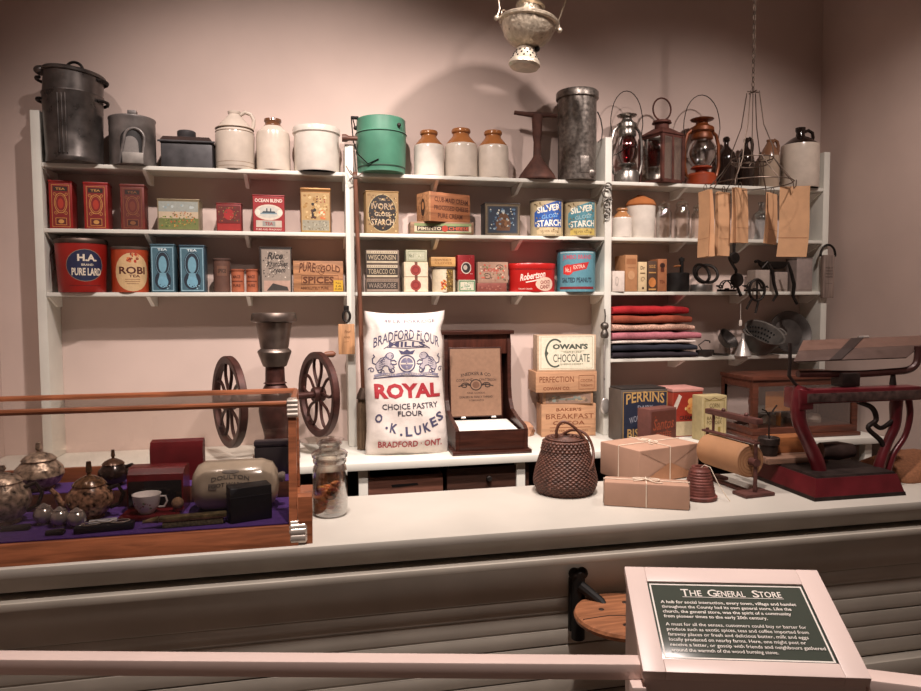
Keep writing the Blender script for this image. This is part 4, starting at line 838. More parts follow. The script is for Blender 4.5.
tinbox('tall_carton', 'tall pinkish grey box at right end behind the hooks', 'box', 797, 813, 258, Z3, paper('#8e7f79'), .02, .09, 0, .004, lambda k: k.rect(.05, .04, .95, .06, '#75675f'))
# cast bowl on stand behind hooks
q = atY(778, 262, .06); t = thing('iron_scoop', 'dark iron scoop resting above the pale cartons', 'scoop', (q.x, .105, Z3+.128))
MB().lathe([(0, -.005), (.05, 0), (.065, .02), (.068, .035), (.06, .03), (.045, .008), (0, .003)], IR, 28, Matrix.Diagonal((1.25, .75, 1, 1))).build('bowl', t)
MB().tube([(-.07, 0, .03), (-.10, -.01, .04), (-.12, -.02, .035)], .009, IR, 8).build('handle', t)
# crate scale / washboard hanging on the right end post
q = atY(827, 298, -.015); t = thing('wooden_paddle', 'grey wooden board with stencilled lines and loop handle on right end post', 'board', (q.x, -.0135, q.z))
hh = atY(827, 255, -.015).z-q.z; ww = .029
GW = wood('#84736a', z=True)
MB().box(-.034, .034, -.012, .012, 0, hh, GW, .004).build('board', t)
k = Marks(.068, hh, flat(-.012)); 
for i, tx in enumerate(('PRIDE OF', 'TORONTO', 'SPRING CO', 'WARRANTED')): k.text(tx, .5, .70-.07*i, .66, .035, '#3a302b', .01)
k.line([(.2, .34), (.8, .34)], .02, '#3a302b'); k.done(t)
MB().tube(arcpts((0, 0, hh), .045, .055, -.15, PI+.15, 14), .006, IR, 8).build('loop_handle', t)
# objects hung on the middle posts
q = atY(607.5, 183, -.012); t = thing('iron_chain', 'twisted grey chain with open rings hanging on the right middle post', 'chain', (q.x, -.014, q.z))
GR = iron('#6d6760', .4, .8)
m = MB(); z = 0
for i, (rr, hh) in enumerate(((.016, .014), (.024, .024), (.012, .013), (.015, .016), (.011, .012), (.014, .014))):
    z -= hh; m.tube(arcpts((.003*(-1)**i, 0, z), rr, hh, 0, 2*PI, 18), .0038, GR, 6, True); z -= hh*.85
m.tube([(-.02, 0, -.065), (.025, -.004, -.085)], .004, GR); m.tube([(.02, 0, -.065), (-.022, -.004, -.09)], .004, GR); m.build('links', t)
t = thing('metal_ladle', 'long handled metal ladle hanging with its silver bowl near the parcels', 'ladle', (atY(605, 345, -.014).x, -.014, atY(605, 345, -.014).z))
L = lambda px, py: tuple(atY(px, py, -.014)-t.location)
SVR = mat('#c0bab4', 'metal', .28, .6, .15, 14)
MB().tube([L(604.5, 345), L(604.3, 360), L(604, 380), L(604.5, 400)], [.008, .0055, .006, .005], SVR, 8).build('handle', t)
c = L(605, 406); MB().ball((0, 0, 0), 1, SVR, 20, (.025, .009, .044), T(*c)).build('bowl', t)
q = atY(604.5, 326, -.025); t = thing('scale_ball', 'small round metal weight with cap hanging above the ladle', 'weight', (q.x, -.026, q.z))
m = MB(); m.ball((0, 0, 0), .021, GR, 20); m.lathe([(.0, -.062), (.016, -.06), (.021, -.05), (.02, -.035), (.014, -.026), (.012, -.018)], GR, 20); m.build('body', t)
MB().tube([(.001, 0, .02), (.004, 0, .05), (0, 0, .085)], .0035, GR, 6).build('shank', t)
q = atY(347, 354, -.02); t = thing('wooden_tag', 'square wooden tag with writing hung on a black clasp from the left middle post', 'tag', (q.x, -.03, q.z))
hh = atY(347, 324, -.03).z-q.z; MB().box(-.039, .036, -.008, .008, 0, hh, wood('#b98a62', z=True), .002).build('board', t)
k = Marks(.075, hh, flat(-.008)); k.text('Flour', .55, .75, .4, .09, '#6a4428', .0, shear=.3, rot=.1); k.text('scoop', .5, .55, .36, .08, '#6a4428', .0, shear=.3); k.line([(.3, .4), (.6, .42)], .015, '#6a4428'); k.done(t)
m = MB(); m.tube(arcpts((0, 0, hh+.036), .016, .026, 0, 2*PI, 16), .006, IR, 8, True); m.box(-.012, .012, -.006, .008, hh+.06, hh+.085, IR, .004); m.build('clasp', t)

# ================================================================== FOURTH SHELF (right)
def folded(label, x0, x1, y0, y1, c, z, seed, cat='cloth'):
    A, B = atY(x0, y1, -.0), atY(x1, y1, .0); w = B.x-A.x; h = (atY(x0, y0, 0).z-atY(x0, y1, 0).z)
    rg = random.Random(seed); t = thing('folded_cloth', label, cat, ((A.x+B.x)/2+.021, .075, z), 0, 'folded cloths stacked on the lowest right shelf')
    m = MB(); n = 3; 
    prof = []
    nx, ny = 24, 10; vs = []; fs = []
    ph = rg.random()*6
    def top(u, v): return .9*h*(1-.22*(u**6)-.10*abs(v)**4)+.004*math.sin(7*u+ph)*(1-abs(u)**4)*.6+.002*math.sin(17*u+ph*2)
    ring = []
    for i in range(nx+1):
        u = -1+2*i/nx; x = u*w/2+.004*math.sin(5*u+ph)
        H = max(.006, top(abs(u)**1.0 if u > 0 else -u*.4, 0)); row = []
        for j in range(17):
            a = PI*j/16; yy = -.082*math.cos(a); 
            # rounded front fold
            f = math.sin(a)**.35 if 0 < a < PI else 0
            row.append((x, yy*(1 if j else 1), H*(.5+.5*f) if j not in (0, 16) else H*.5))
        for j in range(17):
            a = PI*j/16; f = math.sin(a)**.35 if 0 < a < PI else 0
            row.append((x, .082*math.cos(a), H*(.5-.5*f) if j not in (0, 16) else H*.5))
        vs += row
    k = 34
    for i in range(nx):
        for j in range(k): fs.append((i*k+j, i*k+(j+1) % k, (i+1)*k+(j+1) % k, (i+1)*k+j))
    fs.append(tuple(range(k))); fs.append(tuple(reversed([nx*k+j for j in range(k)])))
    m.add(vs, fs, c); m.build('cloth', t, 60); return t, h
z = Z4+.0008
sp = mat('#c9a08c', 'cloth', .9, 0, .45, 160, .3)
for (x0, x1, y0, y1, c, lb, sd) in ((608, 694, 348, 355, cloth('#241c24'), 'dark purple folded cloth at the bottom of the fabric stack', 1), (608, 694, 341, 349, cloth('#20222e'), 'navy folded cloth second from the bottom of the fabric stack', 2),
      (608, 691, 337.5, 341.5, cloth('#d0c4bc'), 'thin white folded cloth between navy and pink in the stack', 3), (608, 697, 330, 339, cloth('#b06a74'), 'dusty pink folded cloth in the middle of the fabric stack', 4),
      (609, 690, 323, 331, sp, 'cream floral print folded cloth beneath the rust one', 5), (609, 688, 314, 323.5, cloth('#93442e'), 'rust brown folded cloth beneath the red one', 6), (609, 684, 305, 314.5, cloth('#a3141c'), 'bright red folded cloth on top of the fabric stack', 7)):
    t, h = folded(lb, x0, x1, y0, y1, c, z, sd); z += h*.94+.0012
# scoop lying
q = atY(707, 350, .0); t = thing('metal_scoop', 'small dark metal scoop lying beside the folded cloths', 'scoop', (q.x, .02, Z4+.001), .1)
DKM = mat('#55504d', 'metal', .4, .8, .3, 14, .05)
MB().lathe([(0, .0), (.03, .002), (.04, .02), (.04, .034), (.037, .034), (.036, .02), (.027, .006), (0, .004)], DKM, 24, Matrix.Diagonal((1.3, .8, 1, 1))).build('bowl', t)
MB().tube([(.05, 0, .012), (.10, -.01, .008), (.14, -.01, .006)], .006, DKM, 8).build('handle', t)
m = MB(); m.tube([(-.02, 0, .035), (-.04, .0, .06), (0, 0, .085), (.03, 0, .08), (.03, 0, .07)], .0035, DKM, 8); m.build('strap', t)
# bowls and colander
def pan(name, label, cat, px, py, r, d, Y, tiltx, rz, m_, holes=False, rim=.006, zc=None):
    q = atY(px, py, Y); t = thing(name, label, cat, (q.x, Y, q.z), 0)
    t.rotation_euler = (tiltx, 0, rz)
    mm = MB(); mm.lathe([(0, -d), (r*.62, -d), (r*.72, -d*.9), (r*.98, -.004), (r*1.04, 0), (r*1.04, .004), (r*.97, .002), (r*.70, -d*.86), (r*.6, -d+.004), (0, -d+.004)], m_, 40); mm.build('bowl', t)
    if holes:
        hm = mat('#0d0b0a', 'paint', .9); mm = MB()
        for ring_, nn in ((.12, 4), (.28, 8), (.44, 12)):
            for i in range(nn): mm.cyl(.0065, -d+.0042, -d+.0052, hm, 8, T(r*ring_*math.cos(2*PI*i/nn+ring_), r*ring_*math.sin(2*PI*i/nn+ring_), 0), 0)
        mm.build('drain_holes', t)
    return t
DP = mat('#3b3735', 'metal', .42, .8, .3, 12, .05)
t = pan('wash_pan', 'large dark round pan leaning on its edge against the right end post', 'pan', 800, 322, .115, .03, .075, 1.3, -.1, mat('#4c4744', 'metal', .4, .5, .3, 12, .05))
t.location.x = 2.428; t.location.z = Z4+.001+.115*1.04*math.sin(1.3)+.004
CM = mat('#6a6560', 'metal', .45, .5, .3, 12, .05); r = .104; d = .105; tl_ = .62
q = atY(769, 322, -.02); t = thing('colander', 'dark metal colander tilted forward with drain holes showing inside', 'colander', (q.x-.018, -.012, 0)); t.rotation_euler = (tl_, 0, .12)
pr = [(0, -d), (r*.62, -d), (r*.66, -d+.004), (r*.97, -.006), (r*1.05, 0), (r*1.05, .004), (r*.96, .001), (r*.64, -d+.008), (0, -d+.006)]
MB().lathe(pr, CM, 44).build('bowl', t); m = MB(); hm = mat('#0b0909', 'paint', .9)
for ring_, zz in ((.72, -d*.72), (.80, -d*.5), (.88, -d*.28)):
    for i in range(-4, 5):
        a = PI/2-.6+i*.2+(.1 if ring_ == .80 else 0); m.ball((r*ring_*.985*math.cos(a), r*ring_*.985*math.sin(a), zz), .0055, hm, 8)
for i in range(8): m.ball((r*.4*math.cos(i*PI/4), r*.4*math.sin(i*PI/4), -d+.0065), .0055, hm, 8)
m.build('drain_holes', t)
t.location.z = Z4+.001+max(d*math.cos(tl_)+r*.64*math.sin(tl_)*0+r*.62*math.sin(tl_), d*math.cos(tl_))
for sx in (-1, 1): MB().tube(smooth([(sx*r*1.0, -.03, .0), (sx*r*1.22, -.018, .002), (sx*r*1.22, .018, .002), (sx*r*1.0, .03, .0)]), .005, CM, 8).build('handle', t)
x = atY(740, 350, .02).x; t = thing('tin_funnel', 'shiny tin funnel standing mouth down beside the colander', 'funnel', (x-.01, -.02, Z4+.001))
MB().lathe([(.042, 0), (.044, .004), (.014, .075), (.010, .08), (.007, .12), (.005, .12), (.008, .08), (.040, .004)], SVR, 28).build('cone', t)
t = pan('tin_bowl', 'small dented tin bowl lying tilted left of the funnel', 'bowl', 729, 338, .06, .04, .09, .9, .5, mat('#6a6562', 'metal', .35, .85, .3, 12, .08))
# ================================================================== BACK COUNTER
# coffee grinder
gx = atY(276, 420, -.2).x
t = thing('coffee_grinder', 'cast iron coffee grinder with two spoked wheels and a tin hopper', 'coffee grinder', (gx, -.2, ZB+.0005), .42)
GI = iron('#4a2a24', .45, .4); HP = mat('#7d7068', 'metal', .32, .85, .25, 14, .05)
H0 = lambda py: atY(276, py, -.2).z-ZB
S = lambda pxw: pxw*.0042
m = MB(); z0, z1, z2, z3 = H0(366), H0(352), H0(322), H0(313)
m.lathe([(.03, z0-.006), (.05, z0), (.068, z1-.012), (.072, z1), (.070, z1+.006), (.058, z1+.016), (.066, z2-.03), (.074, z2-.004), (.094, z2+.002), (.097, z2+.008), (.094, z3-.01), (.09, z3), (.082, z3-.004), (.06, z1+.02), (0, z1+.018)], HP, 40); m.build('hopper', t)
m = MB(); zb_ = H0(384); m.lathe([(.07, 0), (.10, .004), (.10, .02), (.08, .03), (.06, .06), (.05, .10), (.055, .13), (.066, .17), (.072, H0(410)), (.066, H0(396)), (.05, H0(387)), (.042, zb_), (.05, zb_+.004), (.042, zb_+.01), (.040, z0-.004), (.05, z0)], GI, 36); m.build('body', t)
zw = H0(398); MB().tube([(-.20, 0, zw), (.20, 0, zw)], .016, GI, 12).build('axle', t)
def wheel(x, handle):
    m = MB(); R = .192; sw = RY(PI/2)
    m.lathe([(R-.028, -.014), (R-.004, -.016), (R, -.012), (R, .012), (R-.004, .016), (R-.028, .014), (R-.034, 0), (R-.028, -.014)], GI, 56, T(x, 0, zw) @ sw)
    m.lathe([(0, -.026), (.03, -.026), (.034, -.02), (.034, .02), (.03, .026), (0, .026)], GI, 24, T(x, 0, zw) @ sw)
    for i in range(5):
        a0 = 2*PI*i/5+.3
        for sg in (-1, 1):
            P = []
            for j in range(9):
                u = j/8; rr = .03+(R-.055)*u; an = a0+sg*.30*math.sin(PI*u)**.8*(1-.25*u)+sg*.16*u; P.append((x, rr*math.cos(an), zw+rr*math.sin(an)))
            m.tube(P, .0072, GI, 6)
    o = m.build('flywheel', t)
    if handle: mm = MB(); mm.tube([(x, .0, zw+R-.014), (x+.03, 0, zw+R-.014), (x+.04, 0, zw+R-.014), (x+.075, 0, zw+R-.014), (x+.085, 0, zw+R-.014)], [.006, .007, .013, .015, .008], wood('#7a4a34'), 12); mm.build('crank_handle', o)
wheel(.20, True); wheel(-.20, False)
MB().box(-.055, .055, -.13, -.085, .022, .10, wood('#3f241d'), .004).build('catch_drawer', t)
# flat glass dish behind jar
q = atZ(322, 452, ZB); t = thing('glass_dish', 'clear pressed glass dish on the back counter behind the candy jar', 'dish', (q.x, q.y+.03, ZB+.001))
MB().lathe([(0, .003), (.05, .0), (.06, .006), (.098, .045), (.104, .05), (.098, .05), (.058, .012), (0, .01)], glass('#fbf8f4', .98, .05), 40, None, 0, 2*PI, lambda a, z: 1+.03*math.sin(16*a)*(z > .02)).build('bowl', t)
# flour bag
yb = atZ(405, 457, ZB).y; FB = mat('#dcd2ca', 'cloth', .9, 0, .05, 30, .5); Yb = yb+.08
A, B = atY(366, 400, yb), atY(449, 400, yb); w = B.x-A.x; h = atY(405, 314, yb).z-ZB
t = thing('flour_bag', 'stuffed white cotton flour bag with large red and blue print beside the desk cabinet', 'bag', ((A.x+B.x)/2, Yb, ZB+.001), -.02)
def bagw(s_):  # half width along height 0..1
    return w/2*(1.0-.08*math.exp(-((s_-.88)/.06)**2)+.03*math.exp(-((s_-.05)/.08)**2)-.035*math.exp(-((s_-.5)/.3)**2)+.0*s_)
def bagd(u, s_):
    e = max(0, 1-abs(u)**3.2)**.6; top = min(1, (1-s_)*7+.10) if s_ > .86 else 1; 
    return .078*e*min(1, .35+s_*6)*(top**.6)*(1-.12*s_)
def wr(u, s_): return .005*math.sin(9*s_+6*u)*math.sin(5*u+2)+.003*math.sin(23*s_+3*u)+.004*math.exp(-((s_-.9)/.04)**2)*math.sin(25*u)+.003*math.exp(-((abs(u)-.9)/.15)**2)*math.sin(45*s_)
def bagpt(u, s_, side):
    e = max(0, 1-abs(u)**6)
    lean = .035*s_
    z = h*s_+ (.022*h*(abs(u)**3) if s_ > .97 else 0) - (.0)
    return (bagw(s_)*u+.006*math.sin(6*s_+1), side*(bagd(u, s_)+e*wr(u, s_)*(1 if s_ < .97 else .3))+lean, z)
m = MB(); nx, nz = 40, 60
for side in (-1, 1):
    vs = [bagpt(-1+2*i/nx, j/nz, side) for j in range(nz+1) for i in range(nx+1)]
    m.add(vs, [(j*(nx+1)+i, j*(nx+1)+i+1, (j+1)*(nx+1)+i+1, (j+1)*(nx+1)+i) for j in range(nz) for i in range(nx)], FB)
m.add([bagpt(-1+2*i/nx, 0, s_) for s_ in (-1, 1) for i in range(nx+1)], [(i, i+1, nx+2+i, nx+1+i) for i in range(nx)], FB)
m.build('bag', t, 180)
def bagf(u, v, e):
    s_ = min(.999, max(.001, v/h)); uu = u/bagw(s_); uu = max(-.97, min(.97, uu)); p = bagpt(uu, s_, -1); return (p[0], p[1]-e*.25-.0008, p[2])
k = Marks(w, h, bagf, 2); NV, RD, BK = '#4c4a66', '#a83038', '#3a3744'
k.text('48 LB. PORRIDGE', .55, .95, .62, .022, NV, .0, arc=-.008)
k.text('BRADFORD FLOUR', .52, .795, .80, .07, NV, .008, arc=.06)
k.text('MILLS', .52, .785, .44, .038, NV, .02); k.line([(.24, .755), (.36, .80), (.52, .818), (.68, .80), (.80, .755)], .008, NV); k.line([(.28, .765), (.52, .757), (.78, .765)], .008, NV)
# crest: crown, quartered shield, two rampant beasts, scroll
k.poly([(.45, .715), (.59, .715), (.62, .745), (.56, .735), (.52, .75), (.48, .735), (.42, .745)], NV)
k.ring(.52, .65, .105, .062, .016, NV); k.ell(.52, .65, .075, .043, '#77748c'); k.rect(.51, .607, .53, .693, '#d9cbbd'); k.rect(.44, .645, .6, .655, '#d9cbbd')
LG = '#8f8a9c'
for f in (-1, 1):
    X = lambda a: .52+f*a
    body = [(.15, .625), (.19, .655), (.20, .685), (.25, .70), (.31, .69), (.36, .655), (.37, .625), (.35, .60), (.30, .615), (.27, .64), (.23, .635), (.20, .61)]
    k.poly([(X(a), b) for a, b in body], '#b9b0b4')
    k.line([(X(a), b) for a, b in body+body[:1]], .010, NV)
    k.ell(X(.205), .705, .05, .026, '#b9b0b4'); k.ring(X(.205), .705, .05, .026, .010, NV); k.ell(X(.18), .709, .009, .005, NV, 8); k.line([(X(.155), .70), (X(.175), .697), (X(.19), .70)], .008, NV)
    k.scroll([[(X(.24+.012*i), .722-.010*i), (X(.255+.014*i), .712-.012*i), (X(.245+.012*i), .70-.012*i)] for i in range(5)], .008, NV)
    k.scroll([[(X(.20), .672), (X(.15), .675), (X(.125), .662)], [(X(.20), .65), (X(.145), .645), (X(.12), .652)], [(X(.22), .62), (X(.20), .595), (X(.165), .592)], [(X(.35), .61), (X(.34), .59), (X(.30), .588)], [(X(.365), .645), (X(.405), .655), (X(.41), .685), (X(.385), .70), (X(.40), .715)]], .014, NV)
    k.scroll([[(X(.26), .685-.016*i), (X(.30), .678-.016*i), (X(.33), .662-.012*i)] for i in range(4)], .006, NV)
    k.scroll([spiral(X(.42), .605, .04, 0, 1.2, asp=.5, flip=f), spiral(X(.18), .60, .035, 2, 1.0, asp=.5, flip=f), spiral(X(.30), .592, .035, 1, 1.2, asp=.5, flip=f)], .010, NV)
k.line([(.13, .565), (.25, .58), (.38, .572), (.52, .585), (.66, .572), (.79, .58), (.91, .565)], .03, '#8b8798'); k.text('PURITY AND STRENGTH', .52, .575, .6, .014, '#d9cbbd', .0); k.line([(.12, .548), (.3, .56), (.52, .565), (.74, .56), (.92, .548)], .012, NV)
k.text('ROYAL', .52, .46, .80, .105, RD, .045)
k.text('CHOICE PASTRY', .54, .352, .68, .04, BK, .012, rot=.015); k.text('FLOUR', .53, .302, .30, .036, BK, .015)
for ch, a, b, rt in (('O', .15, .27, -.45), ('.', .235, .205, -.4), ('K', .32, .20, -.25), ('.', .405, .155, -.2), ('L', .50, .175, .0), ('U', .61, .18, .10), ('K', .72, .20, .22), ('E', .81, .235, .32), ('S', .895, .27, .45)):
    if ch == '.': k.ell(a, b, .016, .009, NV, 8)
    else: k.text(ch, a, b, .082, .066, NV, .03, rot=rt)
k.text('BRADFORD · ONT.', .52, .085, .78, .05, RD, .02, rot=.012)
k.done(t)
# desk cabinet with open lid
yf = atZ(493, 454, ZB).y; A, B = atY(457, 440, yf), atY(529, 440, yf); w = B.x-A.x; hb = atY(492, 428, yf).z-ZB; D = .41
yf2 = min(yf, YW-.01-D)
t = thing('desk_cabinet', 'dark wooden tabletop desk cabinet with hinged lid raised showing a printed label', 'cabinet', ((A.x+B.x)/2, yf+D/2, ZB+.001), -.03)
DW = wood('#3d2018', .3); ht = atY(480, 330, yf+D).z-ZB
m = MB(); m.box(-w/2-.015, w/2+.015, -D/2-.015, D/2, 0, .016, DW, .004); m.build('plinth', t)
sp_ = [(-D/2, .016), (D/2, .016), (D/2, ht-.02), (D/2-.08, ht-.02)]+[(D/2-.09-.0*i, 0) for i in range(0)]
curve = [(D/2-.085, ht-.02), (D/2-.10, ht-.07), (D/2-.10, hb+.16), (D/2-.12, hb+.09), (D/2-.16, hb+.045), (D/2-.26, hb+.02), (-D/2+.03, hb+.004), (-D/2, hb-.01)]
for sx in (-1, 1):
    m = MB(); m.prism([(-D/2, .016), (D/2, .016), (D/2, ht-.02)]+curve, 'x', sx*w/2-(.018 if sx > 0 else 0), sx*w/2+(0 if sx > 0 else .018), DW); m.build('side_panel', t, 20)
m = MB(); m.box(-w/2+.0185, w/2-.0185, D/2-.012, D/2, .016, ht-.02, DW, .001); m.build('back_panel', t)
m = MB(); m.box(-w/2-.014, w/2+.014, D/2-.11, D/2+.004, ht-.019, ht, DW, .004); m.build('top', t)
m = MB(); m.box(-w/2+.0185, w/2-.0185, -D/2+.001, -D/2+.016, .017, hb-.012, DW, .002); m.build('front_panel', t)
MB().box(-w/2+.0185, w/2-.0185, D/2-.09, D/2-.076, ht-.115, ht-.02, wood('#4a261c', .35, True), .003).build('cornice_board', t)
m = MB(); m.M = T(0, -.015, hb-.02) @ RX(.06); m.box(-w/2+.03, w/2-.03, -.15, .09, 0, .006, paper('#e8e2da'), .001); m.build('writing_paper', t)
MB().box(-w/2+.0185, w/2-.0185, -D/2+.017, D/2-.10, hb-.06, hb-.045, DW, .001).build('tray', t)
lh = ht-.085-hb; m = MB(); m.M = T(0, D/2-.125, hb+.005) @ RX(-.10); m.box(-w/2+.02, w/2-.05, -.012, 0, 0, lh, DW, .003); ld = m.build('lid', t)
m = MB(); m.M = T(0, D/2-.125, hb+.005) @ RX(-.10); mm = m
k = Marks(w-.085, lh*.96, lambda u, v, e: m.M @ Vector((u-.015, -.0122-e, v+.006))); k.rect(0, 0, 1, 1, '#8a6a54'); I = '#2a1c16'; k.text('SNEDKER & CO', .5, .60, .60, .05, I, .015, arc=.03); k.text('COPELAND', .28, .535, .34, .04, I, .01, rot=.05); k.text('CHATTERSON', .74, .535, .34, .04, I, .01, rot=-.05)
k.ring(.5, .46, .12, .085, .02, I); k.ell(.5, .46, .07, .05, '#6a4a38'); k.scroll([spiral(.28, .45, .1, 0, 1.2, asp=.5), spiral(.72, .45, .1, PI, -1.2, asp=.5), [(.15, .44), (.3, .47), (.4, .45)], [(.85, .44), (.7, .47), (.6, .45)]], .02, I)
k.text('FINE GOODS', .5, .34, .36, .025, I); k.text('DEALERS IN FANCY THREAD', .5, .28, .66, .032, I, .005); k.text('TORONTO', .5, .23, .3, .025, I); k.done(ld)
for px in (-.06, .09): MB().cyl(.006, -.012, .012, SVR, 10, T(px-.02, D/2-.135, hb+.004) @ RY(PI/2)).build('hinge', t)
# stack of cocoa boxes (bottom to top)
Yf = -.0
def crate(name, label, px0, px1, yt, z, c, rz, mk, d=.15, Yf=.0, hh=None):
    xc, w, h = boxspec(px0, px1, yt, z, Yf); h = hh or h; t = thing(name, label, 'box', (xc, Yf+d/2, z+.0008), rz, 'cocoa and chocolate boxes stacked on the back counter')
    MB().box(-w/2, w/2, -d/2, d/2, 0, h-.001, wood(c, .6, False, .12), .002).build('body', t); k = Marks(w, h, flat(-d/2)); mk(k); k.done(t); return z+h
I = '#7a4428'
z = crate('cocoa_box', 'tan wooden cocoa box at the bottom of the stack behind the basket', 543, 596, 404, ZB, '#b58a68', -.08, lambda k: (k.text("BAKER'S", .5, .83, .46, .10, I, .01), k.text('BREAKFAST', .52, .62, .88, .15, I, .0), k.text('COCOA', .5, .42, .58, .12, I, .01), k.rect(.15, .27, .9, .285, I), k.text('WALTER BAKER & CO', .5, .18, .7, .05, I)), .11, .01)
z = crate('wooden_box', 'rough brown box with grey stained label, skewed above the bottom cocoa box', 546, 594, 391.5, z, '#a07a5c', -.16, lambda k: (k.rect(.06, .05, .95, .82, '#8a7060'), k.speckle(.06, .05, .95, .8, 26, ['#7a8078', '#a08468', '#6a5a4a'], .06, 111), k.rect(.2, .3, .8, .45, '#6d7068')), .14, .01)
z = crate('cocoa_box', 'tan wooden cocoa box with framed small print, beneath the white labelled one', 537, 597, 371.5, z, '#b88c6a', -.05, lambda k: (k.text('PERFECTION', .34, .62, .56, .28, I, .0), k.text('COWAN CO.', .34, .18, .44, .16, I, .02), k.frame(.70, .12, .96, .8, .006, I), k.text('COCOA', .83, .55, .2, .12, I), k.text('TORONTO', .83, .3, .2, .1, I)), .15, -.01)
def cowan(k):
    G = '#4a5248'; k.rect(.03, .04, .97, .98, '#e0d9c2'); k.frame(.06, .07, .94, .95, .006, '#9a8a6a'); 
    k.ring(.30, .5, .17, .40, .03, G, 30, .9, 5.2); k.poly([(.125, .5), (.14, .62), (.19, .5), (.14, .36)], G); k.text('OWAN\'S', .56, .68, .60, .15, G, .05); k.text('CHOCOLATE', .58, .36, .62, .22, G, .005); k.rect(.4, .55, .8, .56, '#8a8a6a'); k.text('MAPLE LEAF', .6, .52, .3, .045, '#6a6a50'); k.text('QUEENS DESSERT', .58, .19, .4, .05, '#6a6a50')
z = crate('chocolate_box', 'chocolate box with white label and big curling initial on top of the stack', 539, 596, 335, z, '#c0a488', -.10, cowan, .10, .0)
# dim crumpled paper and box behind stack
q = atZ(530, 437, ZB); t = thing('paper_bundle', 'crumpled tan paper bundle between desk cabinet and stacked boxes', 'paper', (q.x-.014, q.y+.06, ZB+.001))
m = MB(); rg = random.Random(5)
m.lathe([(.05*rg.uniform(.9, 1.1), 0), (.052, .02), (.046, .045), (.03, .065), (0, .07)], paper('#b08468'), 10, None, 0, 2*PI, lambda a, z: 1+.18*math.sin(5*a+90*z)); m.build('paper', t, 20)

# right part of back counter
yf = -.20
xc, w, h = boxspec(616, 661, 390, ZB, yf)
t = thing('biscuit_box', 'large dark grey biscuit box with navy label and gold lettering', 'box', (xc+.034, yf+.07, ZB+.001), .02)
MB().box(-w/2-.01, w/2, -.07, .07, 0, h, mat('#5a514a', 'tin', .6, .1, .15, 12), .004).build('body', t)
k = Marks(w, h, flat(-.07)); k.rect(.0, .06, 1.0, .96, '#23283a'); k.frame(.0, .06, 1.0, .96, .015, '#a8854a'); G = '#b8935a'
k.text('PERRINS', .5, .82, .86, .2, G, .02, arc=.05); k.text('DAIRY', .5, .66, .34, .08, '#8a8a94', .02); k.text('WOOD', .3, .45, .3, .12, '#8a8a94', .01, shear=.3, rot=.3); k.speckle(.4, .38, .75, .58, 18, ['#b8a070', '#8a8a94', '#5a6478'], .05, 121); k.text('BISCUITS', .52, .17, .84, .17, G, .02); k.done(t)
MB().box(-w/2-.006, w/2-.006, -.066, .066, h, h+.008, mat('#2a2523', 'tin', .5), .003).build('lid', t)
yf = -.13; xc, w, h = boxspec(668, 699, 392, ZB, yf)
t = thing('baking_tin', 'red and cream box with painted cherub and pink lid beside the biscuit box', 'box', (xc+.02, yf+.08, ZB+.001), .05)
MB().box(-w/2, w/2, -.08, .08, 0, h, paper('#a0402c'), .003).build('body', t); MB().box(-w/2-.003, w/2+.003, -.083, .083, h-.0, h+.016, paper('#c08a80'), .003).build('lid', t)
k = Marks(w, h, flat(-.08)); k.rect(.02, .3, .98, .98, '#8f2a1c'); k.rect(.02, .02, .98, .34, '#b8a888'); k.ell(.62, .78, .12, .08, '#d09a5a'); k.ell(.62, .62, .16, .12, '#c88a4a'); k.speckle(.35, .45, .9, .72, 14, ['#d0a05a', '#c05a2c', '#d8b880'], .07, 131); k.text('CREAM CO.', .58, .42, .7, .1, '#241a18', .02); k.poly([(.06, .5), (.3, .9), (.2, .95), (.04, .7)], '#c8bcb0'); k.done(t)
yf = -.25; xc, w, h = boxspec(701, 727, 396, ZB, yf)
t = thing('starch_carton', 'cream yellow carton with printed columns behind the paper cutter', 'carton', (xc, yf+.04, ZB+.001), .08)
MB().box(-w/2, w/2, -.04, .04, 0, h, paper('#b4a478'), .002).build('body', t)
k = Marks(w, h, flat(-.04)); k.rect(.06, .04, .94, .96, '#b8a67a'); k.text('CORN', .5, .78, .4, .1, '#5a4a24', .01); k.text('BAKING', .5, .5, .6, .08, '#5a4a24', .01); k.text('POWDER', .5, .4, .6, .08, '#5a4a24', .01); k.frame(.1, .1, .9, .9, .02, '#8a7838'); k.line([(.1, .95), (.3, .9), (.5, .96), (.7, .9), (.95, .95)], .02, '#5a3a1c'); k.rect(.2, .15, .3, .3, '#8a7838'); k.rect(.65, .15, .75, .3, '#8a7838'); k.done(t)
yf = -.335; xc, w, h = boxspec(647, 680, 409, ZB, yf)
t = thing('tea_box', 'small reddish brown worn box with red script before the biscuit box', 'box', (xc-.005, yf+.05, ZB+.001), .30)
MB().box(-w/2-.005, w/2, -.04, .04, 0, h, paper('#6b4038'), .003).build('body', t)
k = Marks(w, h, flat(-.04)); k.rect(.04, .06, .96, .94, '#5f3226'); k.text('Santos', .5, .6, .8, .3, '#9a4a30', .01, shear=.3, rot=.05); k.text('COFFEE', .5, .3, .6, .16, '#9a4a30', .01); k.speckle(.05, .05, .95, .9, 16, ['#8a3a24', '#4a2a22', '#7a5040'], .04, 141); k.done(t)
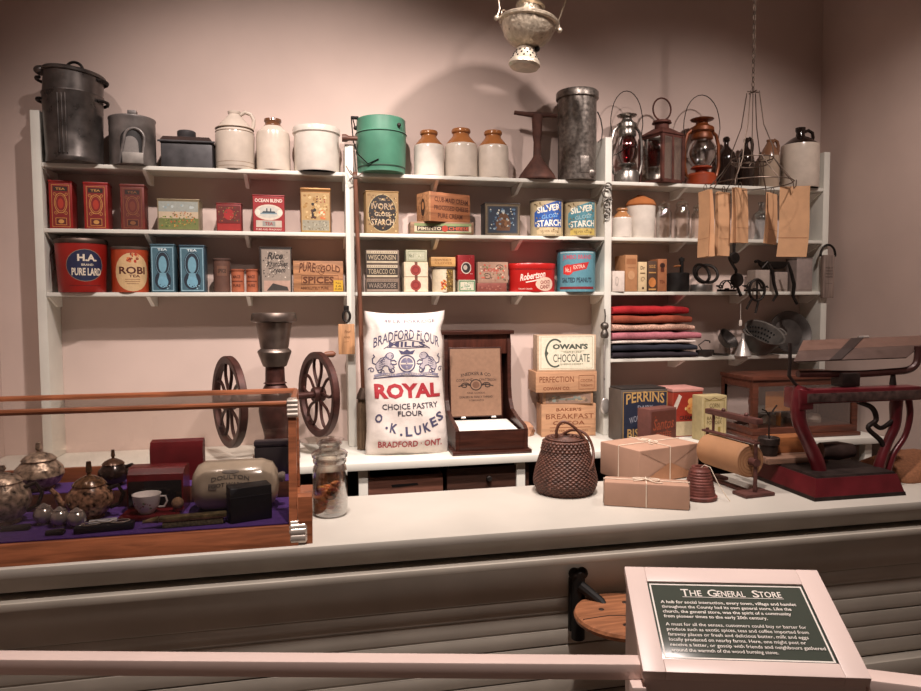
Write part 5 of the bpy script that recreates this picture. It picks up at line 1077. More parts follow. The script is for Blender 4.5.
# dark glass dish and tools
q = atZ(622, 435, ZB); t = thing('metal_tray', 'shallow grey metal dish between the ladle and the wrapped parcels', 'dish', (q.x-.115, -.285, ZB+.001))
MB().lathe([(0, .004), (.05, .0), (.062, .012), (.068, .02), (.064, .02), (.05, .008), (.02, .008), (.015, .02), (0, .022)], tinm('#6d6a68'), 32).build('dish', t)
q = atZ(684, 430, ZB)
t = thing('iron_shears', 'dark iron shears lying behind the large wrapped parcel', 'shears', (q.x, q.y+.02, ZB+.014), -.5)
MB().tube([(-.10, .01, 0), (0, 0, .012), (.06, -.01, .02), (.10, -.01, .02)], [.004, .012, .014, .008], IR, 8).build('blade', t)
MB().tube([(-.08, -.03, 0), (0, 0, .004), (.06, .03, .01)], [.004, .010, .008], IR, 8).build('blade', t)
# large wooden show cabinet
yf = -.29; A, B = atY(753, 400, yf), atY(858, 400, yf); h = atY(755, 377, yf).z-ZB; w = B.x-A.x; D = .275
t = thing('show_cabinet', 'large brown wooden show cabinet with glazed front and orange card inside', 'cabinet', ((A.x+B.x)/2, yf+D/2, ZB+.001))
CW = wood('#5f3527', .4)
m = MB(); m.box(-w/2-.012, w/2+.012, -D/2-.012, D/2, 0, .02, CW, .004).box(-w/2, w/2, -D/2, D/2, .02, .055, CW, .003); m.build('base', t)
m = MB(); m.box(-w/2-.008, w/2+.008, -D/2-.008, D/2, h-.02, h, CW, .004); m.build('top', t)
m = MB()
for sx in (-1, 1):
    for sy in (-1, 1): m.box(sx*w/2-(.03 if sx > 0 else 0), sx*w/2+(.03 if sx < 0 else 0), sy*D/2-(.03 if sy > 0 else 0), sy*D/2+(.03 if sy < 0 else 0), .055, h-.02, CW, .002)
m.box(-w/2+.03, w/2-.03, -D/2, -D/2+.02, h-.05, h-.02, CW, .002); m.box(-w/2, -w/2+.02, -D/2+.03, D/2-.03, h-.06, h-.02, CW, .002); m.box(w/2-.02, w/2, -D/2+.03, D/2-.03, .055, h-.02, CW, .002); m.build('frame', t)
MB().box(-w/2+.03, w/2-.03, D/2-.012, D/2, .055, h-.02, DARK, .001).build('back_panel', t)
MB().add([(-w/2+.03, -D/2+.009, .055), (w/2-.03, -D/2+.009, .055), (w/2-.03, -D/2+.009, h-.05), (-w/2+.03, -D/2+.009, h-.05)], [(0, 1, 2, 3)], glass('#f8f4f0', .98)).build('glass_pane', t)
MB().add([(-w/2+.009, -D/2+.03, .055), (-w/2+.009, D/2-.03, .055), (-w/2+.009, D/2-.03, h-.06), (-w/2+.009, -D/2+.03, h-.06)], [(0, 1, 2, 3)], glass('#f8f4f0', .98)).build('glass_pane', t)
qa, qb = atY(765, 400, yf+.035), atY(797, 400, yf+.035)
ct = thing('display_card', 'orange card standing inside the brown show cabinet', 'card', ((qa.x+qb.x)/2, yf+.035, ZB+.0572), .05)
zc0, zc1 = atY(780, 411, yf+.035).z-ZB-.0572, atY(780, 391, yf+.035).z-ZB-.0572; cw = (qb.x-qa.x)/2
MB().prism([(-cw, zc0), (cw, zc0), (cw, zc1), (-cw, zc1)], 'y', -.002, .002, paper('#e0902a')).build('card', ct); MB().box(-.004, .004, .003, .03, 0, (zc0+zc1)/2, paper('#a86a24'), .001).build('prop', ct)
for i, (px, c, lb) in enumerate(((773, '#c8bcb0', 'white crumpled paper lump at left within the show cabinet'), (812, '#d4c8bc', 'white crumpled paper lump at right within the show cabinet'))):
    o = tag(MB().lathe([(.05, 0), (.052, .015), (.035, .035), (0, .042)], paper(c), 12, None, 0, 2*PI, lambda a, z: 1+.2*math.sin(3*a+70*z)).build('paper_lump', None, 20), lb, 'paper'); q = atY(px, 420, yf+.13); o.location = (q.x, yf+.135, ZB+.0572)
# brown small box lying on back counter right, in front of show cabinet (edge behind scale)
# ================================================================== WIRE BAG RACK
RXc, RYc = 1.775, -.45
q = atY(753, 92, RYc); zt = q.z; zr = atY(755, 184, RYc).z
t = thing('wire_bag_rack', 'wire rack with ring of hooks for paper bags hung by chain from the ceiling', 'rack', (q.x, RYc, 0))
WI = iron('#6a5c52', .4, .8); rr = .175
m = MB()
m.tube(arcpts((0, 0, zr), rr, rr, 0, 2*PI, 40, 'xy'), .0025, WI, 6, True)
m.tube(arcpts((0, 0, zr+.085), .07, .07, 0, 2*PI, 28, 'xy'), .0025, WI, 6, True); m.tube(arcpts((0, 0, zr+.11), .09, .09, 0, 2*PI, 28, 'xy'), .0025, WI, 6, True)
for i in range(14):
    a = 2*PI*i/14; m.tube([(.07*math.cos(a), .07*math.sin(a), zr+.085), (.085*math.cos(a+.2), .085*math.sin(a+.2), zr+.095), (.09*math.cos(a+.1), .09*math.sin(a+.1), zr+.11)], .0015, WI, 5)
for i in range(6):
    a = 2*PI*i/6+.4; m.tube([(.09*math.cos(a), .09*math.sin(a), zr+.11), (.13*math.cos(a+.15), .13*math.sin(a+.15), zr+.05), (rr*math.cos(a+.2), rr*math.sin(a+.2), zr), (rr*math.cos(a+.2)*1.02, rr*math.sin(a+.2)*1.02, zr-.03), (rr*1.06*math.cos(a+.2), rr*1.06*math.sin(a+.2), zr-.02)], .0022, WI, 5)
m.build('ring_basket', t)
m = MB()
for i in range(4):
    a = PI/2*i+.6; c, s_ = math.cos(a), math.sin(a)
    m.tube([(.028*c, .028*s_, zt), (.032*c, .032*s_, zt-.03), (.05*c, .05*s_, zt-.15), (.09*c, .09*s_, zt-.25), (.10*c, .10*s_, zr+.10), (rr*c, rr*s_, zr)], .0024, WI, 5)
m.tube([(-.028, 0, zt), (.028, 0, zt)], .003, WI, 5); m.tube([(0, -.028, zt), (0, .028, zt)], .003, WI, 5); m.tube([(0, 0, zt), (0, 0, zr+.10)], .002, WI, 5); m.build('hanger_wires', t)
m = MB(); z = zt+.012; i = 0
while z < 3.79:
    m.tube([(p[0], p[1], p[2]) for p in (arcpts((0, 0, z), .006, .013, 0, 2*PI, 10) if i % 2 else arcpts((0, 0, z), .006, .013, 0, 2*PI, 10, 'yz'))], .0022, WI, 5, True); z += .021; i += 1
m.build('chain', t)
RX0 = q.x
BAG = mat('#c0946e', 'paper', .8, 0, .1, 14, .12)
def pbag(label, px0, px1, py0, py1, Y, rz, thick=.016, lean=0.0, open_=.0):
    A, B = atY(px0, py0, Y), atY(px1, py1, Y); c = math.cos(rz+.54); w = abs(B.x-A.x)/1.16/max(.3, abs(c)); h = A.z-B.z
    t = thing('paper_bag', label, 'bag', ((A.x+B.x)/2, Y, B.z), rz, 'brown paper bags hanging from the wire rack'); t.rotation_euler = (0, lean, rz)
    m = MB(); n = 12; vs = []; fs = []
    for j in range(n+1):
        s_ = j/n; d = thick*(1-.55*s_)+open_*(s_**3); wv = .004*math.sin(5*s_+px0); g = thick*.5
        z = h*s_
        vs += [(-w/2+wv, -d/2, z), (w/2+wv, -d/2, z), (w/2-g+wv, 0, z), (w/2+wv, d/2, z+.0*j), (-w/2+wv, d/2, z), (-w/2+g+wv, 0, z)]
    for j in range(n):
        for i in range(6): fs.append((j*6+i, j*6+(i+1) % 6, (j+1)*6+(i+1) % 6, (j+1)*6+i))
    fs.append((0, 1, 2, 3, 4, 5)); m.add(vs, fs, BAG)
    m.add([(-w/2, -thick*.5-.001, h*.27), (w/2, -thick*.5-.001, h*.27), (w/2, -thick*.5-.0012, h*.275), (-w/2, -thick*.5-.0012, h*.275)], [(0, 1, 2, 3)], mat('#8a5634', 'paper', .8)); m.build('bag', t, 25)
    MB().tube(arcpts((0, 0, h+.012), .008, .016, -1.2, PI+1.2, 10, 'yz'), .0018, WI, 5).build('wire_hook', t)
    return t
def ringspot(px, back):
    best = min((abs((lambda v: W_/2+FPX*v.dot(RT)/v.dot(FW))(Vector((RX0+rr*math.cos(a), RYc+rr*math.sin(a), zr))-CAM)-px), a) for a in [(-PI if not back else 0)+PI*i/400 for i in range(401)])
    return RYc+rr*math.sin(best[1])
for (lb, p0, p1, q0, q1, back, rz, th, le) in (
    ('large brown paper bag hanging flat to the front, rightmost on the rack', 779, 805, 186, 257, False, -.70, .020, .04),
    ('brown paper bag hanging edge on just behind the large flat bag', 766, 775, 193, 244, True, .5, .02, .05),
    ('slim brown paper bag hanging alone under the middle of the rack', 734, 746, 188, 243, True, .45, .03, -.02),
    ('brown paper bag at left end of the rack, turned half edge on', 702, 712, 190, 257, False, -1.45, .035, -.05),
    ('brown paper bag on the left of the rack, overlapping its neighbour at its right', 716, 727, 192, 256, True, .25, .03, .03)):
    pbag(lb, p0, p1, q0, q1, ringspot((p0+p1)/2, back), rz, th, le)
# ================================================================== FRONT COUNTER
# display case
FX1 = -.205; FX0 = -1.40; FY = -1.385; TY = -1.275; BY = -.965
ztop = atY(150, 408, TY).z
OAK = wood('#8a5236', .28)
t = thing('display_case', 'glass countertop display case with oak base and rails on the left of the counter', 'display case', (0, 0, ZC+.0005))
o = -ZC-.0005; H = ztop+o
m = MB()
m.prism([(FY-.02, .0), (BY+.02, .0), (BY+.02, .012), (BY+.008, .05), (FY-.004, .05), (FY-.010, .035), (FY-.018, .022)], 'x', FX0, FX1+.012, OAK)
m.prism([(FY-.012, .0), (BY+.02, .0), (BY+.015, .05), (FY+.14, .06), (FY+.09, .075), (FY+.04, .115), (FY+.03, .13), (FY+.005, .125)], 'x', FX1+.0125, FX1+.05, OAK)
m.build('base', t, 30)
PUR = cloth('#4a2a72')
MB().box(FX0+.02, FX1-.006, FY+.012, BY-.006, .05, .054, PUR, .001).build('purple_lining', t)
m = MB(); m.box(FX0+.02, FX1-.008, -1.105, BY-.012, .0545, .104, wood('#5a3526'), .002); m.box(FX0+.02, FX1-.008, -1.1045, BY-.0125, .1042, .107, PUR, .001); m.build('riser_shelf', t)
MB().box(FX0+.004, FX1-.012, BY-.008, BY+.008, .05, .15, OAK, .003).build('back_rail', t)
for nm, y in (('front_top_rail', TY), ('back_top_rail', BY)): MB().tube([(FX0, y, H), (FX1, y, H)], .0085, OAK, 10).build(nm, t)
P4 = [(FY-.004, .05), (FY+.016, .05), (TY+.010, H), (TY-.010, H)]
MB().prism(P4, 'x', FX1-.012, FX1+.010, OAK).build('corner_post', t); MB().box(FX1-.012, FX1+.010, BY-.010, BY+.010, .05, H+.004, OAK, .004).build('corner_post', t)
MB().tube([(FX1, TY, H), (FX1, BY, H)], .0085, OAK, 10).build('end_top_rail', t)
NK = mat('#c9bdb2', 'metal', .2, .6, .2, 14)
m = MB(); m.box(FX1-.014, FX1+.013, TY-.016, TY+.013, H-.04, H+.016, NK, .005)
for i in range(4): m.cyl(.008, -.016, .016, NK, 10, T(FX1, TY-.014-.003*(3-i), H-.030+.012*i) @ RY(PI/2))
m.build('top_corner_cap', t)
m = MB()
for i, (z_, r_) in enumerate(((0, .031), (.016, .030), (.030, .026), (.044, .02))): m.cyl(r_*.5, -.018, .03, NK, 14, T(FX1+.006, FY-.006+.004*i, z_+r_*.5) @ RY(PI/2), .005)
m.build('foot_cap', t)
GL = glass('#faf7f4', .985, .01)
def quad(nm, P): MB().add(P, [(0, 1, 2, 3)], GL).build(nm, t, 0)
quad('front_pane', [(FX0+.004, FY+.006, .055), (FX1-.012, FY+.006, .055), (FX1-.012, TY, H-.006), (FX0+.004, TY, H-.006)])
quad('top_pane', [(FX0+.004, TY+.008, H), (FX1-.008, TY+.008, H), (FX1-.008, BY-.008, H), (FX0+.004, BY-.008, H)])
quad('end_pane', [(FX1, FY+.02, .056), (FX1, BY-.012, .056), (FX1, BY-.012, H-.008), (FX1, TY+.012, H-.008)])
quad('back_pane', [(FX0+.004, BY, .055), (FX1-.012, BY, .055), (FX1-.012, BY, H-.008), (FX0+.004, BY, H-.008)])
ZD = ZC+.0553; ZR = ZC+.1080
def onC(px, py): q = atZ(px, py, ZD); return q.x, max(FY+.045, min(BY-.03, q.y))
def psz(px, y): return px/700*((y-CAM.y)*FW.y+.0)          # size of px pixels at depth y
SIL = mat('#b09a86', 'metal', .28, .5, .6, 70, .6)
# ornate pots
def pot(label, cx, by, wpx, hpx, body, lidm, spout, handlem, cat='teapot', hs=1, lidh=.28, y=0):
    zf = ZR if y > -1.1 else ZD; x = atY(cx, by, y).x; s_ = psz(1, y); r = wpx/2*s_; h = hpx*s_; t = thing('teapot' if cat == 'teapot' else cat.replace(' ', '_'), label, cat, (x, y, zf))
    hb_ = h*(1-lidh)
    MB().lathe([(r*.55, 0), (r*.6, .004), (r*.5, hb_*.08), (r*.8, hb_*.22), (r, hb_*.5), (r*.95, hb_*.75), (r*.7, hb_*.95), (r*.66, hb_)], body, 32, None, 0, 2*PI, lambda a, z: 1+.015*math.sin(11*a)*math.sin(z*200)).build('body', t)
    ld = MB().lathe([(r*.68, hb_), (r*.72, hb_+.003), (r*.55, hb_+h*.10), (r*.25, hb_+h*.16), (r*.1, hb_+h*.18), (r*.08, hb_+h*.21), (r*.14, hb_+h*.24), (r*.1, h), (0, h)], lidm, 28).build('lid', t)
    if spout: MB().tube([(-hs*r*.8, 0, hb_*.35), (-hs*r*1.2, -.005, hb_*.5), (-hs*r*1.35, -.008, hb_*.8), (-hs*r*1.55, -.01, hb_*.95)], [.012, .010, .007, .006], body, 10).build('spout', t)
    if handlem: MB().tube([(hs*r*.72, 0, hb_*.85), (hs*r*1.2, 0, hb_*.95), (hs*r*1.42, 0, hb_*.7), (hs*r*1.25, 0, hb_*.38), (hs*r*.85, 0, hb_*.28)], .006, handlem, 8).build('handle', t)
    return t
EB = mat('#17110f', 'paint', .3)
PNT = mat('#9a745c', 'glaze', .25, .15, .7, 90, .1)
pot('ornate silver teapot with dark handle at the left edge of the display case', 4, 510, 46, 54, SIL, SIL, False, EB, lidh=.3, y=-1.20)
pot('round engraved silver teapot with domed finial lid behind the dark handle', 40, 486, 42, 44, SIL, SIL, False, None, lidh=.38, y=-1.047)
pot('floral painted teapot with black and gilt lid and dark handle', 90, 503, 42, 54, PNT, mat('#6a4c34', 'glaze', .2, .2, .6, 70), True, EB, lidh=.42, y=-1.20)
pot('small dark lidded sugar bowl with gilt finial behind the floral teapot', 114, 486, 28, 34, mat('#2c201c', 'glaze', .2, .2, .5, 70), mat('#5a4030', 'glaze', .25, .4, .4, 60), False, EB, 'sugar bowl', lidh=.42, y=-1.045)
for i, (cx, by, rp, lb) in enumerate(((44, 524, 9, 'small silver globe cruet directly beneath the engraved teapot'), (60, 526, 8.5, 'small silver globe cruet beneath the painted spout'), (77, 527, 8.5, 'small silver globe cruet lying before the floral teapot'))):
    x, y = onC(cx, by); r = psz(rp, y); t = thing('cruet', lb, 'cruet', (x, y, ZD), .4*i, 'silver globe cruets'); CH = mat('#c0b8b2', 'metal', .15, .7, .1, 10)
    m = MB(); m.ball((0, 0, r), r, CH, 20); m.lathe([(r*.6, 0), (r*.62, .003), (r*.3, r*.2)], CH, 16); m.build('bowl', t)
    MB().lathe([(r*.6, r*1.75), (r*.7, r*1.85), (r*.4, r*2.0), (r*.15, r*2.2), (0, r*2.25)], CH, 16).build('rim', t)
for (cx, by, w, lb) in ((16, 530, .07, 'dark flat comb lying at front left of the purple lining'), (48, 541, .045, 'dark metal clip lying on purple lining below the cruets')):
    x, y = onC(cx, by); o_ = tag(MB().box(-w/2, w/2, -.012, .012, 0, .01, mat('#1d1a1c', 'paint', .4), .004).tube([(-w/2, 0, .008), (w/2, 0, .012)], .004, mat('#3a3436', 'paint', .4), 6).build('comb' if cx < 20 else 'clip'), lb, 'comb' if cx < 20 else 'clip'); o_.location = (x, y, ZD+.0003)
x, y = onC(106, 530); t = thing('spectacle_case', 'black rectangular case with spectacles lying in front of the white card', 'case', (x, y, ZD+.0003), .12)
MB().box(-.075, .07, -.018, .018, 0, .018, mat('#1a1a22', 'paint', .35), .006).build('case', t)
m = MB(); 
for sx in (-.035, .035): m.tube(arcpts((sx, 0, .021), .024, .014, 0, 2*PI, 18, 'xy'), .0015, NK, 6, True)
m.tube([(-.011, 0, .021), (.011, 0, .021)], .0015, NK, 6); m.build('spectacles', t)
x, y = onC(103, 522); t = thing('white_buckle', 'small white buckle plate on the purple lining before the red box', 'buckle', (x, y, ZD+.0003), .2)
m = MB(); m.box(-.035, .035, -.02, .02, 0, .004, paper('#c9c6c8'), .001); m.build('plate', t); k = Marks(.07, .04, lambda u, v, e: (u, v-.02, .004+e)); k.ell(.5, .5, .3, .3, '#8a8a90'); k.ell(.5, .5, .2, .18, '#c9c6c8'); k.done(t)
# red caskets
RDL = mat('#5a1418', 'leather', .25, 0, .15, 20)
x, y = onC(160, 499); y = -1.20; x = atZ(165, 500, ZD).x+.004; s_ = psz(1, y)
w, h = 52*s_, 44*s_
t = thing('dresser_case', 'glossy red roll-top case with dark front and open tray', 'case', (x, y+.035, ZD+.0003), -.06)
m = MB(); m.prism([(-.03, .0), (.05, .0), (.05, h*.95), (.03, h), (-.005, h*.97), (-.025, h*.85), (-.03, h*.7)], 'x', -w/2, w/2, RDL); m.build('lid', t, 30)
m = MB(); m.box(-w/2+.004, w/2-.004, -.034, -.029, .02, h*.72, mat('#120a0c', 'paint', .15), .002); m.build('dark_front', t)
m = MB(); m.box(-w/2-.002, w/2+.002, -.11, -.03, 0, .014, RDL, .004); m.build('tray', t)
x1, y1 = onC(200, 484); t = thing('dresser_case', 'second glossy red case with rounded top standing further back', 'case', (x1-.02, BY-.045, ZR))
MB().prism([(-.025, .0), (.025, .0), (.025, .115), (.015, .125), (-.015, .12), (-.025, .1)], 'x', -.10, .055, RDL).build('body', t, 30)
t = thing('teacup', 'white china cup with floral decoration on the red tray', 'cup', (x-.016, y-.038, ZD+.0148)); WC = glaze('#d8d0cc', .15); r = 13*s_
m = MB(); m.lathe([(r*.5, 0), (r*.55, .003), (r*.85, .02), (r, 18*s_), (r*.95, 18*s_), (r*.8, .02), (0, .008)], WC, 30); m.build('cup', t)
MB().tube([(r*.9, 0, 15*s_), (r*1.3, 0, 15*s_), (r*1.4, 0, 10*s_), (r*1.2, 0, 5*s_), (r*.8, 0, 5*s_)], .003, WC, 8).build('handle', t)
k = Marks(2*r, 18*s_, lambda u, v, e: wrap(r*(.60+.42*min(1, v/(18*s_))**.5), 0, -.2)(u, v, e+.0015), 1); k.speckle(.1, .1, .9, .8, 12, ['#8a5a5a', '#7a8a6a', '#b08a8a'], .06, 151); k.done(t)
t = thing('shaving_brush', 'round brown brush on the red tray beside the cup', 'brush', (x+.066, y-.040, ZD+.0148)); m = MB(); m.ball((0, 0, .022), .017, mat('#8a6a50', 'bristle', .9, 0, .3, 90, .4), 16); m.build('bristles', t); MB().cyl(.013, 0, .012, RDL, 16).build('handle', t)
# foot warmer
x, y = onC(240, 500); s_ = psz(1, y); L = 80*s_; r = 25*s_
t = thing('foot_warmer', 'cream stoneware foot warmer with rounded shoulders and printed mark', 'foot warmer', (x, -1.19, ZD+.0003), 0)
m = MB(); n = 40; prof = [(-L/2, .0), (-L/2+.004, r*.55), (-L/2+.018, r*.86), (-L/2+.04, r), (L/2-.05, r), (L/2-.02, r*.86), (L/2-.006, r*.55), (L/2, 0)]
vs = []; fs = []
for (xx, rr) in prof:
    for i in range(n):
        a = 2*PI*i/n; c, s2 = math.cos(a), math.sin(a); zz = rr*s2*(1.0 if s2 > 0 else .85)+r*.85; vs.append((xx, rr*c*.95, max(.0, zz)))
for j in range(len(prof)-1):
    for i in range(n): fs.append((j*n+i, j*n+(i+1) % n, (j+1)*n+(i+1) % n, (j+1)*n+i))
FWM = glaze('#a89a88', .18); m.add(vs, fs, FWM); m.build('body', t, 60)
MB().lathe([(.012, 0), (.014, .004), (.016, .012), (.012, .02), (0, .02)], glaze('#8a8078'), 16, T(L/2-.004, 0, r*1.1) @ RY(PI/2)).build('stopper', t)
k = Marks(L*.6, r*1.2, lambda u, v, e: (u-.01, -(r*.95+e+.0008)*math.cos((v/r)*.85-.1), r*.85+(r+e+.0008)*math.sin((v/r)*.85-.1)), 2); k.text('DOULTON', .5, .55, .7, .16, '#5a524a', .01, arc=.1); k.text("FOOT WARMER", .5, .3, .8, .14, '#4a423c', .02, arc=.08); k.ell(.5, .85, .16, .08, '#7a7066'); k.rect(.1, .2, .25, .42, '#6a6058'); k.rect(.76, .2, .9, .42, '#6a6058'); k.done(t)
x, y = onC(265, 517); s_ = psz(1, y); w = 50*s_; h = 34*s_
t = thing('black_box', 'small square black leather box at right end of the display case', 'box', (min(x, FX1-.045-w*.55), y-.002, ZD+.0003), .3); MB().box(-w*.40, w*.40, -.03, .03, 0, h, mat('#17161a', 'leather', .5, 0, .2, 60, .2), .003).build('box', t); MB().box(-w*.40-.001, w*.40+.001, -.031, .031, h*.72, h*.745, mat('#2c2a30', 'leather', .5), 0).build('lid_seam', t)
x, y = onC(192, 526); t = thing('clothes_brush', 'brass backed brush lying on purple lining at front centre', 'brush', (x, y+.004, ZD+.0003), .06)
BR = mat('#8a7a58', 'metal', .35, .7, .4, 50, .3)
m = MB(); m.box(-.085, .09, -.016, .016, .016, .03, BR, .008); m.build('back', t); MB().box(-.075, .08, -.013, .013, 0, .016, mat('#6b6248', 'bristle', .9, 0, .4, 150, .5), .002).build('bristles', t); MB().tube([(-.085, 0, .022), (-.11, 0, .02), (-.125, 0, .018)], [.010, .006, .004], BR, 8).build('handle', t)
x, y = onC(216, 519); t = thing('hair_pin', 'tiny dark pin with bright tip on lining before the foot warmer', 'pin', (x, y, ZD+.003)); m = MB(); m.tube([(-.02, 0, .002), (.02, 0, .004)], .003, mat('#141216', 'paint', .3), 8); m.ball((.015, 0, .008), .007, NK, 12); m.build('pin', t)
x, y = onC(272, 462); t = thing('dark_casket', 'dark little casket at the back right corner of the display case', 'box', (FX1-.075, BY-.038, ZR)); MB().box(-.055, .055, -.02, .02, 0, .09, mat('#241f24', 'leather', .35), .006).build('box', t); MB().box(-.057, .057, -.021, .021, .091, .11, mat('#2c262c', 'leather', .3), .008).build('lid', t)

# candy jar
x, y = atZ(331, 519, ZC).x, atZ(331, 519, ZC).y+.05
s_ = psz(1, y); r = 17.5*s_; h = 76*s_
t = thing('candy_jar', 'glass jar with ground glass stopper half filled with orange candy', 'jar', (x, y, ZC+.0005))
GJ = glass('#fbf8f4', .98, .03)
MB().lathe([(0, .004), (r*.88, .002), (r*.97, .01), (r, h*.12), (r, h*.60), (r*.93, h*.66), (r*.86, h*.69), (r*.95, h*.71), (r*.97, h*.745), (r*.86, h*.76), (r*.80, h*.75), (r*.88, h*.66), (r*.95, h*.58), (r*.95, h*.12), (r*.9, .014), (0, .012)], GJ, 44).build('jar', t)
MB().lathe([(r*.70, h*.70), (r*.80, h*.765), (r*1.02, h*.785), (r*1.05, h*.83), (r*.9, h*.86), (r*.62, h*.89), (r*.6, h*.93), (r*.75, h*.96), (r*.6, h*1.0), (0, h)], GJ, 40).build('stopper', t)
m = MB(); rg = random.Random(9); cm = [mat(c, 'candy', .3) for c in ('#b5652c', '#a8442c', '#c98a3c', '#8f5a2c', '#c07a4a')]
for i in range(210):
    a = rg.random()*2*PI; q = math.sqrt(rg.random())*r*.70; zz = .024+rg.random()*h*.27*(1.05+.15*math.cos(a))
    m.ball((q*math.cos(a), q*math.sin(a), zz), .0085, rg.choice(cm), 8, (1.2, .8, .7))
o_ = m.build('candy', None); o_.location = (x, y, ZC+.0005); tag(o_, 'heap of orange and red boiled sweets inside the glass jar', 'candy', None, 'stuff')

# wicker basket
x, y = atZ(575.5, 499, ZC).x, atZ(571, 499, ZC).y+.095; s_ = psz(1, y)
WK = mat('#5a382c', 'wicker', .55, 0, .35, 60, .2); rb = 34*s_; hb_ = 50*s_
t = thing('wicker_basket', 'dark brown lidded wicker basket with looped handle on the counter', 'basket', (x, y, ZC+.001))
n = 200
def weave(z0, z1, rf, rows, amp=.0035):
    prof = []; sub = 4
    for i in range(rows*sub+1):
        z = z0+(z1-z0)*i/(rows*sub); prof.append((rf(z), z))
    dz = (z1-z0)/rows
    def rfun(a, z):
        row = int((z-z0)/dz-1e-6); f = ((z-z0)/dz) % 1
        return 1+(amp*math.sin(33*a+PI*(row % 2))*math.sin(PI*f)+amp*.8*math.sin(PI*f))/max(.02, rf(z))
    return prof, rfun
def rf(z):
    u = max(0, min(1, z/hb_)); return rb*(.86+.14*math.sin(min(1, u/.28)*PI/2)-.30*max(0, (u-.25)/.75)**1.4)
p, fn = weave(.0, hb_, rf, 24, .0028); m = MB(); m.lathe(p, WK, n, None, 0, 2*PI, fn); m.build('body', t, 80)
rl = rf(hb_)*1.08
m = MB(); p, fn = weave(0, .035, lambda z: rl*(1-.10*z/.035), 4); m.lathe([(q, z+hb_-.012) for q, z in p], WK, n, None, 0, 2*PI, lambda a, z: fn(a, z-hb_+.012)); 
m.lathe([(rl*.90, hb_+.022), (rl*.6, hb_+.03), (0, hb_+.034)], WK, 60, None, 0, 2*PI, lambda a, z: 1+.01*math.sin(30*a))
for i in range(5): m.tube(arcpts((0, 0, hb_+.026+.002*(5-i)), rl*(.25+.14*i), rl*(.25+.14*i), 0, 2*PI, 40, 'xy'), .004, WK, 6, True)
m.build('lid', t, 80)
H = mat('#5a3424', 'wicker', .5, 0, .2, 40)
m = MB(); m.tube(smooth([(-rl*.45, -.02, hb_+.01), (-rl*.50, -.025, hb_+.06), (-rl*.32, -.03, hb_+.088), (0, -.035, hb_+.084), (rl*.4, -.04, hb_+.055), (rl*.72, -.05, hb_+.01), (rl*.80, -.055, hb_-.05)]), .0055, H, 8); m.build('handle', t)
m = MB(); m.tube(smooth([(-rl*.1, .03, hb_+.03), (rl*.3, .0, hb_+.055), (rl*.75, -.03, hb_+.045), (rl*.98, -.05, hb_-.0), (rl*.85, -.075, hb_-.05), (rl*.5, -rl*.95, hb_-.085)]), .005, H, 8); m.build('handle', t)

# parcels
KR = mat('#a98570', 'paper', .7, 0, .07, 10, .06); STR = mat('#d8c8b4', 'twine', .8)
def parcel(label, c4, z0, z1):
    """c4: top corners in plan, counterclockwise from front-left; built as a box with folded ends and string"""
    cx = sum(p.x for p in c4)/4; cy = sum(p.y for p in c4)/4
    e1 = (c4[1]-c4[0]+c4[2]-c4[3])/2; e2 = (c4[3]-c4[0]+c4[2]-c4[1])/2; w, d = e1.length, e2.length; rz = math.atan2(e1.y, e1.x)
    t = thing('wrapped_parcel', label, 'parcel', (cx, cy, z0+.0005), rz, 'brown paper parcels tied with string'); h = z1-z0
    MB().box(-w/2, w/2, -d/2, d/2, 0, h, KR, .006).build('box', t)
    m = MB(); e = .0012
    for sx in (-1, 1):
        P = [(sx*(w/2+e), -d/2+.004, h-.004), (sx*(w/2+e), d/2-.004, h-.004), (sx*(w/2+e), 0, h*.42)]; m.add(P, [(0, 1, 2)], KR); m.add([(sx*(w/2+e*1.6), -d/2+.004, .004), (sx*(w/2+e*1.6), d/2-.004, .004), (sx*(w/2+e*1.6), 0, h*.55)], [(0, 1, 2)], mat('#a87858', 'paper', .7))
    m.build('end_flaps', t, 0)
    m = MB(); r = .0018
    m.tube([(0, -d/2-r, -.0+r), (0, -d/2-r, h+r), (0, d/2+r, h+r), (0, d/2+r, r)], r, STR, 6)
    m.tube([(-w/2-r*1.5, 0, r), (-w/2-r*1.5, 0, h+r), (w/2+r*1.5, 0, h+r), (w/2+r*1.5, 0, r)], r, STR, 6)
    m.tube(arcpts((.02, .0, h+.006), .022, .012, 0, 2*PI, 14, 'xy'), r, STR, 6, True); m.tube(arcpts((-.02, .004, h+.006), .022, .010, 0, 2*PI, 14, 'xy'), r, STR, 6, True); m.tube([(0, 0, h+.005), (.03, -.03, h+.003), (.05, -.028, h+.003)], r, STR, 6); m.tube([(0, 0, h+.005), (-.04, -.02, h+.003)], r, STR, 6)
    m.build('string', t); return t
zt = ZC+.125
c = [atZ(640, 451.5, zt), atZ(698, 442.7, zt), atZ(652, 433, zt), atZ(601, 441.5, zt)]
c[2] = c[1]+c[3]-c[0]
parcel('large brown paper parcel tied with white string behind a smaller parcel', [c[3], c[0], c[1], c[2]], ZC, zt)
zt = ZC+.078; a_ = atZ(604, 482, zt); b_ = atZ(690, 486.5, zt); n_ = Vector((-(b_-a_).y, (b_-a_).x, 0)).normalized()*.085
parcel('small oblong brown paper parcel tied with string at the counter front', [a_, b_, b_+n_, a_+n_], ZC, zt)
